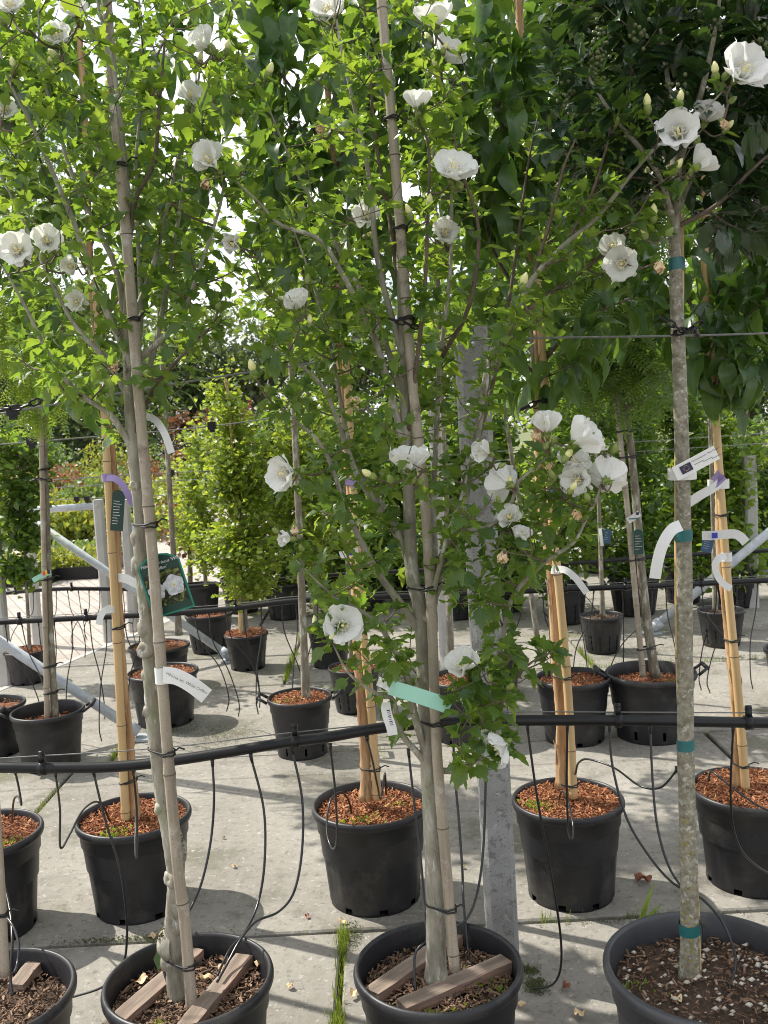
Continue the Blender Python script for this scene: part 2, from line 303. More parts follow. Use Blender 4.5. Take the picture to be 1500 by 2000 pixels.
def basis(d, n):
    y = unit(d); x = np.cross(y, n); x = unit(x) if np.linalg.norm(x) > 1e-6 else unit(np.cross(y, [1, .1, 0])); z = np.cross(x, y)
    return np.stack([x, y, z], 1)

# ------------------------------------------------------------------ leaf shapes: base at the origin, tip along +Y
def tmpl_hib(fold=.18, bend=.5, tw=0.0):
    m = [(0, 0), (0, .3), (0, .6), (0, 1)]
    r = [(.05, .04), (.22, .10), (.32, .24), (.30, .33), (.45, .50), (.27, .52), (.25, .66), (.13, .70), (.10, .86)]
    V = [(0, -.22, 0)]+[(x, y, 0) for x, y in m]+[(x, y, 0) for x, y in r]+[(-x, y, 0) for x, y in r]
    F = []
    for s0, flip in ((5, 0), (14, 1)):
        a = lambda i: s0+i
        for f in ([1, a(0), a(1), a(2), 2], [2, a(2), a(3)], [2, a(3), a(4), a(5), 3], [3, a(5), a(6)], [3, a(6), a(7)], [3, a(7), a(8), 4]):
            F.append(f[::-1] if flip else f)
    V = np.array(V); F.append([0, 5, 1]); F.append([0, 1, 14])
    uv = V[:, :2].copy()
    V[:, 2] = fold*np.abs(V[:, 0])-bend*.35*V[:, 1]**2+tw*V[:, 0]*V[:, 1]+.05*np.sin(V[:, 0]*14+V[:, 1]*9)
    return V, F, uv
def tmpl_blade(ws, fold=.25, bend=1.0, wave=0.02, teeth=0.0, tw=0.0, ys=None):
    n = len(ws); ys = ys or [i/(n-1) for i in range(n)]
    V = []; uv = []
    y = z = 0; ang = .25*bend; py = 0
    for i in range(n):
        dy = ys[i]-py; py = ys[i]; ang -= bend*dy*1.0
        y += math.cos(ang)*dy; z += math.sin(ang)*dy
        wv = ws[i]*(1+(teeth if i % 2 else -teeth)); zz = wave*math.sin(i*2.1)
        for sx in (-1, 0, 1):
            V.append((sx*wv, y-.03*abs(sx), z+fold*wv*abs(sx)+zz*sx+tw*ys[i]*sx*wv)); uv.append((sx*wv, ys[i]))
    F = []
    for i in range(n-1):
        a = i*3; F += [[a, a+1, a+4, a+3], [a+1, a+2, a+5, a+4]]
    return np.array(V), F, np.array(uv)
HEPT_W = [.012, .085, .165, .192, .178, .135, .078, .032, .004]; HEPT_Y = [0, .08, .2, .36, .52, .68, .82, .93, 1]
T_HIB = [tmpl_hib(.2, .4, .1), tmpl_hib(.35, .9, -.15), tmpl_hib(.1, 1.3, .2), tmpl_hib(.45, .6, .0), tmpl_hib(.15, .1, -.25)]
T_HEPT = [tmpl_blade(HEPT_W, f, b, wv, 0, tw, HEPT_Y) for f, b, wv, tw in ((.45, 1.1, .03, .3), (.7, 1.7, .04, -.4), (.35, 2.3, .04, .4), (.9, 1.4, .03, 0), (.5, .8, .05, -.3))]
HOLLY_W = [.01, .08, .17, .21, .225, .215, .18, .12, .05, .004]
T_HOLLY = [tmpl_blade(HOLLY_W, f, b, .01, .07, 0) for f, b in ((.35, .5), (.2, .8), (.5, .3), (.1, .4))]
T_OVAL = [(np.array([(0, 0, 0), (.30, .35, .06), (.26, .7, .03), (0, 1, -.14), (-.26, .7, .03), (-.30, .35, .06), (0, .5, -.03)]), [[0, 1, 6], [1, 2, 6], [2, 3, 6], [3, 4, 6], [4, 5, 6], [5, 0, 6]], np.zeros((7, 2)))]
T_FAN = [(np.array([(0, 0, 0), (.45, .55, .08), (.30, .80, .0), (0, .72, -.05), (-.30, .80, .0), (-.45, .55, .08)]), [[0, 1, 2, 3], [0, 3, 4, 5]], np.zeros((6, 2)))]
T_DIA = [(np.array([(0, 0, 0), (.3, .5, .08), (0, 1, -.12), (-.3, .5, .08)]), [[0, 1, 2], [0, 2, 3]], np.zeros((4, 2)))]
def tmpl_pinnate():
    V = []; F = []; 
    for i in range(9):
        y = .12+i*.1; l = .20*(1-.04*abs(i-4))
        for s in (-1, 1):
            b = len(V); z = -.25*y*y
            V += [(0, y, z), (s*l*.5, y+.015, z+.02), (s*l, y+.05, z-.02), (s*l*.5, y+.075, z+.01)]; F.append([b, b+1, b+2, b+3] if s > 0 else [b+3, b+2, b+1, b])
    b = len(V); V += [(-.006, 0, 0), (.006, 0, 0), (.004, 1, -.25), (-.004, 1, -.25)]; F.append([b, b+1, b+2, b+3])
    V = np.array(V); return V, F, V[:, :2]*0+.5
T_PIN = [tmpl_pinnate()]

MESHCACHE = {}
def tmpl_mesh(T, k, mat, name='leaf'):
    key = (id(T), k, mat)
    if key not in MESHCACHE:
        V, F, uv = T[k]; me = bpy.data.meshes.new(name); me.from_pydata(V.tolist(), [], F)
        ul = me.uv_layers.new(name='UVMap'); li = np.empty(len(me.loops), int); me.loops.foreach_get('vertex_index', li)
        ul.data.foreach_set('uv', uv[li].ravel()); me.polygons.foreach_set('use_smooth', np.ones(len(me.polygons), bool)); me.materials.append(M[mat])
        MESHCACHE[key] = me
    return MESHCACHE[key]
def project(P):
    v = np.asarray(P)-EYE; d = v@_f
    return 750+FPX*(v@_r)/d, 1000-FPX*(v@_u)/d, d
def leaves(root, T, mat, items, nparts=300, single='leaf', mass='foliage'):
    """items: (position, direction, normal, size).  The leaves that show largest become parts, the rest one mass."""
    if not items: return
    pos = np.array([i[0] for i in items]); size = np.array([i[3] for i in items])
    x, y, d = project(pos); inn = (x > -30) & (x < 1530) & (y > -30) & (y < 2030) & (d > .3)
    nr = np.array([unit(i[2]) for i in items]); vd = pos-EYE; vd /= np.linalg.norm(vd, axis=1)[:, None]
    score = np.where(inn, size/np.maximum(d, .3)*(.4+np.abs((nr*vd).sum(1))), 0)*np.exp(-1.2*(d-d.min()))
    order = np.argsort(-score); top = set(order[:nparts].tolist()) if nparts else set()
    org = ORG[root.name]; rest = MB(); uvs = []
    for i, (p, dr, n, s) in enumerate(items):
        k = rnd.randrange(len(T)); B = basis(dr, n)
        if i in top and score[i] > 0:
            o = bpy.data.objects.new(single, tmpl_mesh(T, k, mat)); C.objects.link(o); o.parent = root
            mtx = np.eye(4); mtx[:3, :3] = B*s; mtx[:3, 3] = np.asarray(p)-org; o.matrix_basis = Matrix(mtx.tolist())
        else:
            V, F, uv = T[k]; rest.add(V@(B*s).T+p, F); uvs.append(uv)
    if rest.n:
        o = rest.build(mass, mat, root, uvs=np.concatenate(uvs)); o['kind'] = 'stuff'

# ------------------------------------------------------------------ ground
ground = MB(); ground.add([(-150, -20, -.06), (150, -20, -.06), (150, 400, -.06), (-150, 400, -.06)], [[0, 1, 2, 3]])
g = ground.build('ground', 'earth', smooth=False); tag(g, None, None, kind='structure')
far = MB(); far.add([(-150, 12, -.035), (150, 12, -.035), (150, 390, -.035), (-150, 390, -.035)], [[0, 1, 2, 3]])
tag(far.build('terrain', 'field', smooth=False), None, None, kind='structure')
E0, E1 = gr(106, 1300)[:2], gr(282, 1228)[:2]           # where the concrete ends and the brick road begins
ed = unit(E1-E0); en = np.array([-ed[1], ed[0]])
def roadp(t, s): q = E0+ed*t+en*s; return (q[0], q[1], -.012)
road = MB(); road.add([roadp(-8, 0), roadp(14, 0), roadp(14, 7.5), roadp(-8, 7.5)], [[0, 1, 2, 3]])
tag(road.build('road', 'paver', smooth=False), None, None, kind='structure')
kerb = MB(); q = unit(en)
kc = E0+ed*3; rotk = np.array([[ed[0], en[0], 0], [ed[1], en[1], 0], [0, 0, 1]])
kerb.box((kc[0]-en[0]*.03, kc[1]-en[1]*.03, -.03), (22, .05, .06), rotk)
tag(kerb.build('kerb', 'post_far', smooth=False), None, None, kind='structure')
cl = MB(); cl.add([(*(E0+ed*-8+en*7.55), -.02), (*(E0+ed*30+en*7.55), -.02), (*(E0+ed*30+en*40), -.02), (*(E0+ed*-8+en*40), -.02)], [[0, 1, 2, 3]])
tag(cl.build('plant_bed_ground', 'cloth', smooth=False), None, None, kind='structure')
ROWS = [(-.9, 1.0, -.2), (1.0, 2.92, -.2), (2.92, 4.64, -1.60), (4.64, 5.98, -1.45), (5.98, 7.9, -.7), (7.9, 9.9, -1.1), (9.9, 11.9, -.4), (11.9, 13.9, -1.0)]
pav = thing('pavement', None, None, (0, 0, 0)); pav['kind'] = 'structure'
JOINTS = []
for (y0, y1, off) in ROWS:
    xs = [off+2.0*k for k in range(-3, 6)]
    if y0 == 2.92: xs = [-5.6, -3.6, -1.6, 1.55, 3.55, 5.55, 7.55]
    JOINTS.append(((xs[0], y1), (xs[-1], y1)))
    for a, b in zip(xs[:-1], xs[1:]):
        JOINTS.append(((a, y0), (a, y1)))
        c = np.array([[a, y0], [b, y0], [b, y1], [a, y1]]); gap = .009
        poly = [np.array([c[0][0]+gap, c[0][1]+gap]), np.array([c[1][0]-gap, c[1][1]+gap]), np.array([c[2][0]-gap, c[2][1]-gap]), np.array([c[3][0]+gap, c[3][1]-gap])]
        sd = [(p-E0)@en for p in poly]
        if min(sd) > -.05: continue
        if max(sd) > -.05:              # cut along the edge of the road
            cut = []
            for i in range(4):
                p, qn = poly[i], poly[(i+1) % 4]; s1, s2 = sd[i]+.06, sd[(i+1) % 4]+.06
                if s1 <= 0: cut.append(p)
                if s1*s2 < 0: cut.append(p+(qn-p)*(s1/(s1-s2)))
            poly = cut
        if len(poly) < 3: continue
        ce = np.mean(poly, 0); mb = MB(); n = len(poly); dz = rnd.uniform(-.003, .003)
        top = [(*(p+(ce-p)*.006), dz) for p in poly]; mid = [(*p, dz-.006) for p in poly]; bot = [(*p, -.05) for p in poly]
        mb.add(top+mid+bot, [list(range(n))]+[[k*n+n+i, k*n+n+(i+1) % n, k*n+(i+1) % n, k*n+i] for k in (0, 1) for i in range(n)])
        mb.build('slab', 'concrete', pav, smooth=False)
# grass growing in the joints
GR = []
def tuft(p, n, h, spread):
    for _ in range(n):
        a = rnd.uniform(0, 2*math.pi); lean = rnd.uniform(.1, .6)
        GR.append((np.array([p[0]+rnd.gauss(0, spread), p[1]+rnd.gauss(0, spread), -.03]), np.array([math.cos(a)*lean, math.sin(a)*lean, 1]), np.array([math.cos(a), math.sin(a), .2]), h*rnd.uniform(.4, 1.1)+.02))
def joint_grass(a, b, dens, h):
    a, b = np.array(a[:2]), np.array(b[:2]); Ln = np.linalg.norm(b-a)
    for _ in range(int(Ln*dens)):
        t = rnd.random(); q = a+(b-a)*t
        if math.sin(q[0]*7+q[1]*5)+math.sin(q[0]*17-q[1]*11) > -.4: tuft(q, rnd.randint(2, 5), h, .010)
joint_grass((-.2, 2.0), (-.2, 2.92), 330, .05); joint_grass((-.2, 2.5), (-.2, 2.9), 250, .03); joint_grass((-2, 2.92), (-.3, 2.92), 30, .025); joint_grass((.3, 2.92), (1.8, 2.92), 45, .045)
joint_grass((-1.6, 2.92), (-1.6, 4.64), 70, .04); joint_grass((-1.45, 4.64), (-1.45, 5.98), 80, .05); joint_grass((-2.5, 5.98), (-.8, 5.98), 40, .04)
joint_grass((-.7, 5.98), (-.7, 7.5), 120, .07); joint_grass((.8, 5.98), (3.2, 5.98), 120, .05); joint_grass((1.3, 5.98), (1.3, 7.5), 90, .06); joint_grass((2.55, 4.64), (2.55, 5.98), 90, .04)
joint_grass((-2, 4.64), (2, 4.64), 14, .03)
for _ in range(70): tuft((-.2+rnd.gauss(0, .003), rnd.uniform(2.0, 2.9)), 3, .035, .006)
for _ in range(14): tuft((-.2+rnd.gauss(0, .006), rnd.uniform(2.0, 2.9)), 4, .06, .012)
tuft(gr(740, 1480), 9, .085, .02)
gm = MB(); T_GR = tmpl_blade([.022, .024, .02, .012, .002], .1, .8, 0); uvs = []
for (p, d, n, s) in GR: gm.add(T_GR[0]@(basis(d, n)*s).T+p, T_GR[1]); uvs.append(T_GR[2])
tag(gm.build('grass', 'grass', uvs=np.concatenate(uvs)), 'thin green grass growing in the joints between the concrete slabs', 'grass', kind='stuff')

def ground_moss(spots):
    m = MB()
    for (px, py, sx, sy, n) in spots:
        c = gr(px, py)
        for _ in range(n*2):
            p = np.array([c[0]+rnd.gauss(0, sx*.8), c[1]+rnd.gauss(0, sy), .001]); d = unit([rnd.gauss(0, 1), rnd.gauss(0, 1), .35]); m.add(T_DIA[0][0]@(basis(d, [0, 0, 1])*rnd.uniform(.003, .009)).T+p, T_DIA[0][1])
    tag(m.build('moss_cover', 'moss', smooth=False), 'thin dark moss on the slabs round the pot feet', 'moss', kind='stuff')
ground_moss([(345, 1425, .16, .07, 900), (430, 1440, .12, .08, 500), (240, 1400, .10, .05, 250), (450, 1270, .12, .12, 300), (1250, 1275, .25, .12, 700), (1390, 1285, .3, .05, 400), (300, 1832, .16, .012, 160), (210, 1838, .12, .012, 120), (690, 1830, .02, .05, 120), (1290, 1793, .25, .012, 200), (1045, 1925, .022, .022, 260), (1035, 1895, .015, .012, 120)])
joint_done = True

# ------------------------------------------------------------------ pots
def pot_mesh(D, H, kind):
    key = ('pot', round(D, 3), round(H, 3), kind)
    if key in MESHCACHE: return MESHCACHE[key]
    Rr = D/2; n = 72; mb = MB()
    if kind == 'slot':
        zs = [0, .06, .09, .22, .25, .38, .41, .54, .57, .70, .74]
        prof = [(.0, .012*H), (.70*Rr, .012*H), (.74*Rr, 0)]+[((.745+.16*z/.74)*Rr, z*H) for z in zs[1:]]+[(.93*Rr, .78*H), (.945*Rr, .91*H)]
        body0, body1 = 3, 12
        mod = lambda i, j: (1.0+(.016 if j % 6 in (0, 1, 2) else -.012)) if body0 <= i <= body1 else 1
        skip = lambda i, j: body0 <= i < body1 and (i-body0) % 2 == 1 and j % 6 == 4
    else:
        zs = [.028, .07, .2, .4, .6, .72]
        prof = [(.0, .012*H), (.72*Rr, .012*H), (.765*Rr, 0)]+[((.765+.115*z/.74)*Rr, z*H) for z in zs]+[(.925*Rr, .765*H), (.935*Rr, .90*H)]
        rib = {} 
        def mod(i, j):
            if 4 <= i <= 8: return 1.0-.034*(1 if j % 9 in (2, 3, 4, 5) and kind == 'rib' else 0)
            return 1
        skip = lambda i, j: i in (2, 3) and j % 9 in (7, 8) and kind != 'handle' or (kind == 'handle' and i == 4 and j % 9 == 1)
    prof += [(.985*Rr, .915*H), (1.0*Rr, .935*H), (1.003*Rr, .962*H), (.992*Rr, .985*H), (.970*Rr, .998*H), (.945*Rr, .995*H), (.928*Rr, .975*H), (.905*Rr, .80*H), (.86*Rr, .5*H)]
    mb.lathe(prof, n, mod, skip)
    if kind == 'slot': mb.lathe([(.69*Rr, .02*H), (.85*Rr, .76*H)], n)
    me = mb.build('body', 'pot'); m = me.data; bpy.data.objects.remove(me); MESHCACHE[key] = m
    return m
def chips_mesh(Rs, H, n, soil, chip, peb, lev):
    """soil disc and the chips lying on it (local to the pot)"""
    s = MB(); rings = 7; seg = 28; V = [(0, 0, lev+.012)]
    hf = lambda r, a: lev+.012*(1-r)+.006*math.sin(5*a+r*4)+rnd.uniform(-.004, .004)
    for i in range(1, rings+1):
        for j in range(seg):
            a = 2*math.pi*j/seg; V.append((Rs*i/rings*math.cos(a), Rs*i/rings*math.sin(a), hf(i/rings, a)))
    F = [[0, 1+j, 1+(j+1) % seg] for j in range(seg)]+[[1+i*seg+j, 1+(i+1)*seg+j, 1+(i+1)*seg+(j+1) % seg, 1+i*seg+(j+1) % seg] for i in range(rings-1) for j in range(seg)]
    s.add(V, F)
    c = MB()
    for _ in range(int(n*3.0)):
        r = math.sqrt(rnd.random())*Rs*.97; a = rnd.uniform(0, 6.283); z = lev+.010+.012*(1-r/Rs)+rnd.uniform(-.002, .008)
        q = Matrix.Rotation(rnd.uniform(0, 6.28), 3, 'Z')@Matrix.Rotation(rnd.gauss(0, .35), 3, 'Y')@Matrix.Rotation(rnd.gauss(0, .5), 3, 'X')
        if rnd.random() < .6: sz = (rnd.uniform(.003, .010), rnd.uniform(.0015, .004), rnd.uniform(.001, .0025))
        else: sz = (rnd.uniform(.008, .024), rnd.uniform(.0018, .0060), rnd.uniform(.0012, .003))
        c.box((r*math.cos(a), r*math.sin(a), z), sz, np.array(q))
    p = MB()
    for _ in range(peb):
        r = math.sqrt(rnd.random())*Rs*.95; a = rnd.uniform(0, 6.283); k = rnd.uniform(.0035, .0105)
        V = np.array([(1, 0, 0), (-.9, .2, 0), (.2, .8, 0), (0, -.85, .1), (0, .1, .6), (.1, 0, -.5), (.6, .5, .35), (-.5, -.45, .35)])*k+rng.normal(0, k*.12, (8, 3))
        p.add(V+np.array([r*math.cos(a), r*math.sin(a), lev+.016+.012*(1-r/Rs)]), [[0, 6, 4], [6, 2, 4], [2, 1, 4], [1, 7, 4], [7, 3, 4], [3, 0, 4], [0, 5, 2], [2, 5, 1], [1, 5, 3], [3, 5, 0], [0, 2, 6], [1, 3, 7]])
    return s, c, p
def moss_tufts(Rs, lev, cx, cy, n):
    m = MB()
    for _ in range(n):
        x, y = cx+rnd.gauss(0, .035), cy+rnd.gauss(0, .022)
        if x*x+y*y > (Rs*.93)**2: continue
        d = unit([rnd.gauss(0, .5), rnd.gauss(0, .5), 1]); B = basis(d, unit([rnd.gauss(0, 1), rnd.gauss(0, 1), .2]))
        m.add(T_DIA[0][0]@(B*rnd.uniform(.008, .02)).T+np.array([x, y, lev+.014]), T_DIA[0][1])
    return m
POTS = {}
def make_pot(key, x, y, D, H, kind, label, soil=None, near=0, lev=.86, group=None, worn=False, rot=None, moss=None, peb=0):
    root = thing('plant_pot', label, 'plant pot', (x, y, 0), group); POTS[key] = (x, y, D, H, lev*H)
    rz = rnd.uniform(0, 6.28) if rot is None else rot
    b = link('body', pot_mesh(D, H, kind), root); b.rotation_euler.z = rz
    if worn: b.material_slots[0].link = 'OBJECT'; b.material_slots[0].material = M['pot_worn']
    if kind == 'handle':
        for s in (-1, 1):
            m = MB(); Rr = D/2; w_, o_ = .055, .042
            ph = rz if rot is not None else 0
            P = [(s*Rr*.99, -w_, H*.95), (s*(Rr+o_), -w_*.9, H*1.05), (s*(Rr+o_), w_*.9, H*1.05), (s*Rr*.99, w_, H*.95)]
            ca, sa = math.cos(ph), math.sin(ph); P = [(p[0]*ca-p[1]*sa, p[0]*sa+p[1]*ca, p[2]) for p in P]
            m.tube([P[0], P[1]], .008, 6); m.tube([P[1], P[2]], .011, 6); m.tube([P[2], P[3]], .008, 6)
            m.build('handle', 'pot', root, local=True)
    if soil:
        Rs = D/2*(.86+.06*(lev-.5)/.4)
        s, c, p = chips_mesh(Rs, H, near, soil, None, peb, lev*H)
        so = s.build('soil', 'soil_'+soil, root, local=True)
        if c.n: co = c.build('bark_chips', 'chip_'+soil, root, local=True, smooth=False); co['kind'] = 'stuff'
        if p.n: po = p.build('pebbles', 'pebble', root, local=True); po['kind'] = 'stuff'
        if moss:
            for (mx_, my_, mn) in moss:
                m = moss_tufts(Rs, lev*H, mx_, my_, mn)
                if m.n: mo = m.build('moss', 'grass', root, local=True, smooth=False); mo['kind'] = 'stuff'
    return root
FR = 'ribbed black pots of the front row'; SR = 'ribbed black pots of the second row'
make_pot('A0', -.985, 2.11, .40, .34, 'rib', 'black ribbed pot cut by the picture edge, one weathered plank on its brown soil', 'b', 420, .80, FR)
make_pot('A', -.519, 2.136, .40, .34, 'rib', 'black ribbed pot with two planks and fallen petals round a knobbly hibiscus trunk', 'b', 700, .80, FR, moss=[(.0, -.13, 30), (.03, -.15, 20)])
make_pot('B', .071, 2.135, .40, .34, 'rib', 'black ribbed pot with two planks beside the base of the concrete post', 'b', 700, .80, FR, moss=[(.1, .02, 40), (-.06, -.12, 40), (.03, -.14, 40), (.13, -.06, 25)])
make_pot('C', .690, 2.06, .48, .35, 'plain', 'worn grey pot of dark soil dotted with pale pebbles under the lichened trunk', 'b', 330, .80, None, worn=True, peb=110, moss=[(-.19, .0, 25)])
make_pot('D0', -1.40, 3.06, .40, .335, 'rib', 'second-row black pot cut by the picture edge, orange bark and moss patch inside', 'o', 480, .90, SR, moss=[(.1, -.07, 70)])
make_pot('D', -.918, 3.172, .392, .325, 'rib', 'black ribbed pot of orange bark holding the peeling trunk with a purple ribbon', 'o', 800, .90, SR, moss=[(-.03, -.13, 90)])
make_pot('E', -.099, 3.144, .402, .335, 'rib', 'black ribbed pot of orange bark standing left of the concrete post', 'o', 850, .88, SR, moss=[(-.04, -.10, 60), (.07, .03, 30)])
make_pot('F', .568, 3.095, .375, .335, 'rib', 'black ribbed pot of orange bark standing right against the concrete post', 'o', 850, .92, SR, moss=[(-.1, -.04, 110)])
make_pot('G', 1.200, 3.127, .40, .325, 'rib', 'black ribbed pot heaped with bright orange bark, cut by the picture edge', 'o', 750, .95, SR)
HR = 'black pots with two side handles'
make_pot('H1', -1.745, 4.674, .362, .285, 'handle', 'black two-handled pot behind the foot of the front galvanised brace', 'o', 160, .72, HR, rot=R(8))
make_pot('H2', -.471, 4.651, .325, .294, 'handle', 'black two-handled pot of pale chips with one slim mottled trunk', 'o', 320, .90, HR, rot=R(5), moss=[(-.08, -.05, 30)])
make_pot('H3', 1.289, 4.642, .448, .329, 'handle', 'largest black two-handled pot, with a leaning pale cane and white-flecked trunk', 'o', 260, .78, HR, rot=R(-4), moss=[(-.1, -.1, 25), (.1, -.05, 25)])
make_pot('I1', .900, 4.647, .377, .322, 'plain', 'plain black pot of orange bark touching the largest two-handled pot', 'o', 260, .88)
make_pot('I2', .36, 4.75, .36, .32, 'plain', 'plain black pot half hidden behind the concrete post and white blooms', 'o', 200, .90)
make_pot('I3', 2.22, 5.05, .38, .30, 'plain', 'plain black pot at the picture edge beyond the grassy slab joint', 'o', 60, .85)
make_pot('I4', -2.13, 4.9, .36, .27, 'plain', 'sliver of a black pot at the picture edge beside a two-handled pot', 'o', 60, .85)
make_pot('J1', -1.31, 5.315, .405, .295, 'rib', 'black pot of bark chips with a mossy wet patch round its foot', 'o', 320, .90)
make_pot('J2', -1.52, 6.12, .40, .27, 'rib', 'black pot of orange bark with a pale stem, behind the pot on moss', 'o', 160, .92)
make_pot('J3', -.22, 5.347, .30, .256, 'slot', 'black slotted pot standing behind the bamboo and peeling trunk', 'o', 150, .88)
make_pot('J4', .62, 5.55, .31, .27, 'slot', 'black slotted pot with two leaning grey stems behind the white blooms', 'o', 120, .80)
make_pot('K1', -1.00, 6.477, .308, .243, 'rib', 'black pot heaped with orange bark under the yellow-green ginkgo', 'o', 260, .98)
make_pot('K2', -1.36, 7.05, .36, .29, 'slot', 'black slotted pot behind the rear galvanised brace', 'o', 80, .85)
make_pot('K3', -.42, 6.40, .30, .27, 'plain', 'plain black pot of orange bark behind the slim mottled trunk', 'o', 160, .95)
make_pot('K4', 1.455, 6.41, .295, .256, 'slot', 'black slotted pot with a slim straight trunk and blue tag', 'b', 60, .85)
make_pot('K5', 2.277, 6.416, .317, .25, 'slot', 'black slotted pot standing behind the wavy peeling trunk at right', 'b', 60, .80)
make_pot('K6', -2.50, 6.399, .30, .225, 'rib', 'black pot of orange bark with a small tiered tree by the end post', 'o', 160, .92)
BR = 'black slotted pots along the back row'
LP = ['the slender yellow-tipped ginkgo', 'the reddish-brown tree', 'the leafy tree behind the ginkgo', 'the leafy tree between ginkgo and bamboo', 'the leafy tree beyond the wavy stem', 'the broad dark tree behind the blue-tagged trunk', 'the dense tree behind the lichened trunk', 'the dense tree behind the rising brace', 'the leafy tree right behind the post', 'the leafy tree left behind the post', 'the tall last-row tree behind the pebble-filled pot', 'the dark last-row tree behind the blue tag', 'the last-row tree behind the labelled stems', 'the leafy tree between the bamboo and the hibiscus trunk', 'the pale green tree behind the hibiscus trunk', 'the last-row tree behind the bamboo', 'the last-row tree right of the concrete post', 'the last-row tree left of the concrete post']
k = 0
for (px, py, Y, D_) in [(395, 1222, 8.3, .36), (475, 1210, 8.6, .38), (560, 1203, 8.2, .38), (640, 1200, 8.8, .34), (1108, 1225, 7.4, .34), (1240, 1203, 7.6, .42), (1335, 1200, 8.0, .36), (1440, 1185, 7.7, .36), (990, 1218, 8.0, .36), (895, 1222, 7.8, .36), (1290, 1165, 9.6, .36), (1170, 1170, 9.8, .36), (1390, 1160, 9.4, .34), (722, 1208, 8.4, .36), (800, 1206, 8.9, .36), (690, 1185, 10.4, .34), (950, 1178, 10.4, .34), (860, 1180, 10.6, .34)]:
    p = at(px, py, Y)
    make_pot('L%d' % k, p[0], Y, D_, .32, 'slot', 'black slotted back-row pot under '+LP[k], 'b', 0, .85, BR); k += 1

# planks resting in the front pots
def plank(p0, p1, w_, h, label):
    p0, p1 = np.asarray(p0), np.asarray(p1); d = unit(p1-p0); s = unit(np.cross([0, 0, 1], d)); up = np.cross(d, s); Ln = np.linalg.norm(p1-p0)
    V = []; n = 7
    for i in range(n):
        t = i/(n-1)
        for (a, b) in ((-1, -1), (1, -1), (1, 1), (-1, 1)):
            V.append(((t-.5)*Ln+rnd.uniform(-.002, .002), a*w_/2+rnd.uniform(-.0012, .0012), b*h/2+rnd.uniform(-.0012, .0012)))
    F = [[i*4+j, i*4+(j+1) % 4, (i+1)*4+(j+1) % 4, (i+1)*4+j] for i in range(n-1) for j in range(4)]+[[3, 2, 1, 0], [n*4-4, n*4-3, n*4-2, n*4-1]]
    m = MB(); m.add(V, F); o = m.build('plank', 'plank', smooth=False)
    mm = np.eye(4); mm[:3, :3] = np.stack([d, s, up], 1); mm[:3, 3] = (p0+p1)/2; o.matrix_world = Matrix(mm.tolist())
    tag(o, label, 'plank', 'planks laid in the front pots')
ZS = .34*.80+.026
plank(gr(215, 2010, ZS), gr(385, 1860, ZS), .044, .022, 'grey-brown plank leaning behind the knobbly hibiscus trunk')
plank(gr(360, 2015, ZS), gr(478, 1873, ZS), .044, .024, 'reddish plank in front of the cane, a wilted bloom lying on it')
plank(gr(725, 1945, ZS), gr(905, 1820, ZS), .044, .024, 'grey plank passing behind the smooth multi-stem hibiscus trunk')
plank(gr(785, 1970, ZS), gr(990, 1880, ZS), .044, .024, 'reddish plank in front of the cane in the pot by the post')
plank(gr(30, 1930, ZS), gr(78, 1872, ZS), .040, .02, 'greenish plank in the front pot cut by the picture edge')

# ------------------------------------------------------------------ canes, trunks
def cane(pts, Y, r, mat, label, ties=(), nodes=.30, group='bamboo canes tied to the trees', name='bamboo_cane'):
    P = smoothp(pxpath(pts, Y), 6); o = thing(name, label, 'cane', P[0], group)
    # cut to even steps and swell at the nodes
    seg = np.r_[0, np.cumsum(np.linalg.norm(np.diff(P, axis=0), axis=1))]; n = max(8, int(seg[-1]/.02)); t = np.linspace(0, seg[-1], n)
    Q = np.stack([np.interp(t, seg, P[:, k]) for k in range(3)], 1)
    rad = np.linspace(r, r*.78, n); ph = rnd.random()*nodes
    for i in range(n):
        if abs((t[i]+ph) % nodes-nodes/2) < .011: rad[i] *= 1.13
    m = MB(); m.tube(Q, rad, 12); m.build('culm', mat, o); ring = MB()
    for i in range(1, n-1):
        if rad[i] > np.linspace(r, r*.78, n)[i]*1.05 and not rad[i-1] > np.linspace(r, r*.78, n)[i-1]*1.05:
            d = unit(Q[i+1]-Q[i]); ring.tube([Q[i]-d*.0012, Q[i]+d*.0012], rad[i]*1.03, 12)
    if ring.n: ring.build('nodes', 'bark_twig', o)
    return o, Q
def hull(circles, n=26):
    """outline wound tightly round the stems: circles (x, y, r)"""
    out = []
    for t in np.linspace(0, 2*math.pi, n+1):
        d = np.array([math.cos(t), math.sin(t)]); k = max(circles, key=lambda c: c[0]*d[0]+c[1]*d[1]+c[2]); out.append((k[0]+d[0]*k[2], k[1]+d[1]*k[2]))
    return out
def cut(path, z):
    """where a stem passes height z"""
    o = np.argsort(path[:, 2]); return np.interp(z, path[o, 2], path[o, 0]), np.interp(z, path[o, 2], path[o, 1])
def tie(root, z, stems, turns=2, tail=.03, mat='rubber', r2=.0021, tilt=.12):
    """black rubber band wound round cane and trunk; stems: (path, radius)"""
    cs = [(*cut(p, z), r+r2) for p, r in stems]; H_ = hull(cs); x0 = np.mean([c[0] for c in cs]); P = []
    for k in range(turns):
        for i, (x, y) in enumerate(H_[:-1]): P.append((x, y, z+(x-x0)*tilt*(1 if k % 2 else -.4)+.0042*(k-turns/2)+.001*math.sin(i)))
    P.append((H_[0][0], H_[0][1], z+.002)); x, y, zz = P[-1]
    P += [(x+tail*.5, y-.008, zz+.010), (x+tail, y-.010, zz+.006)]
    m = MB(); m.tube(P, r2, 5); m.build('tie', mat, root)
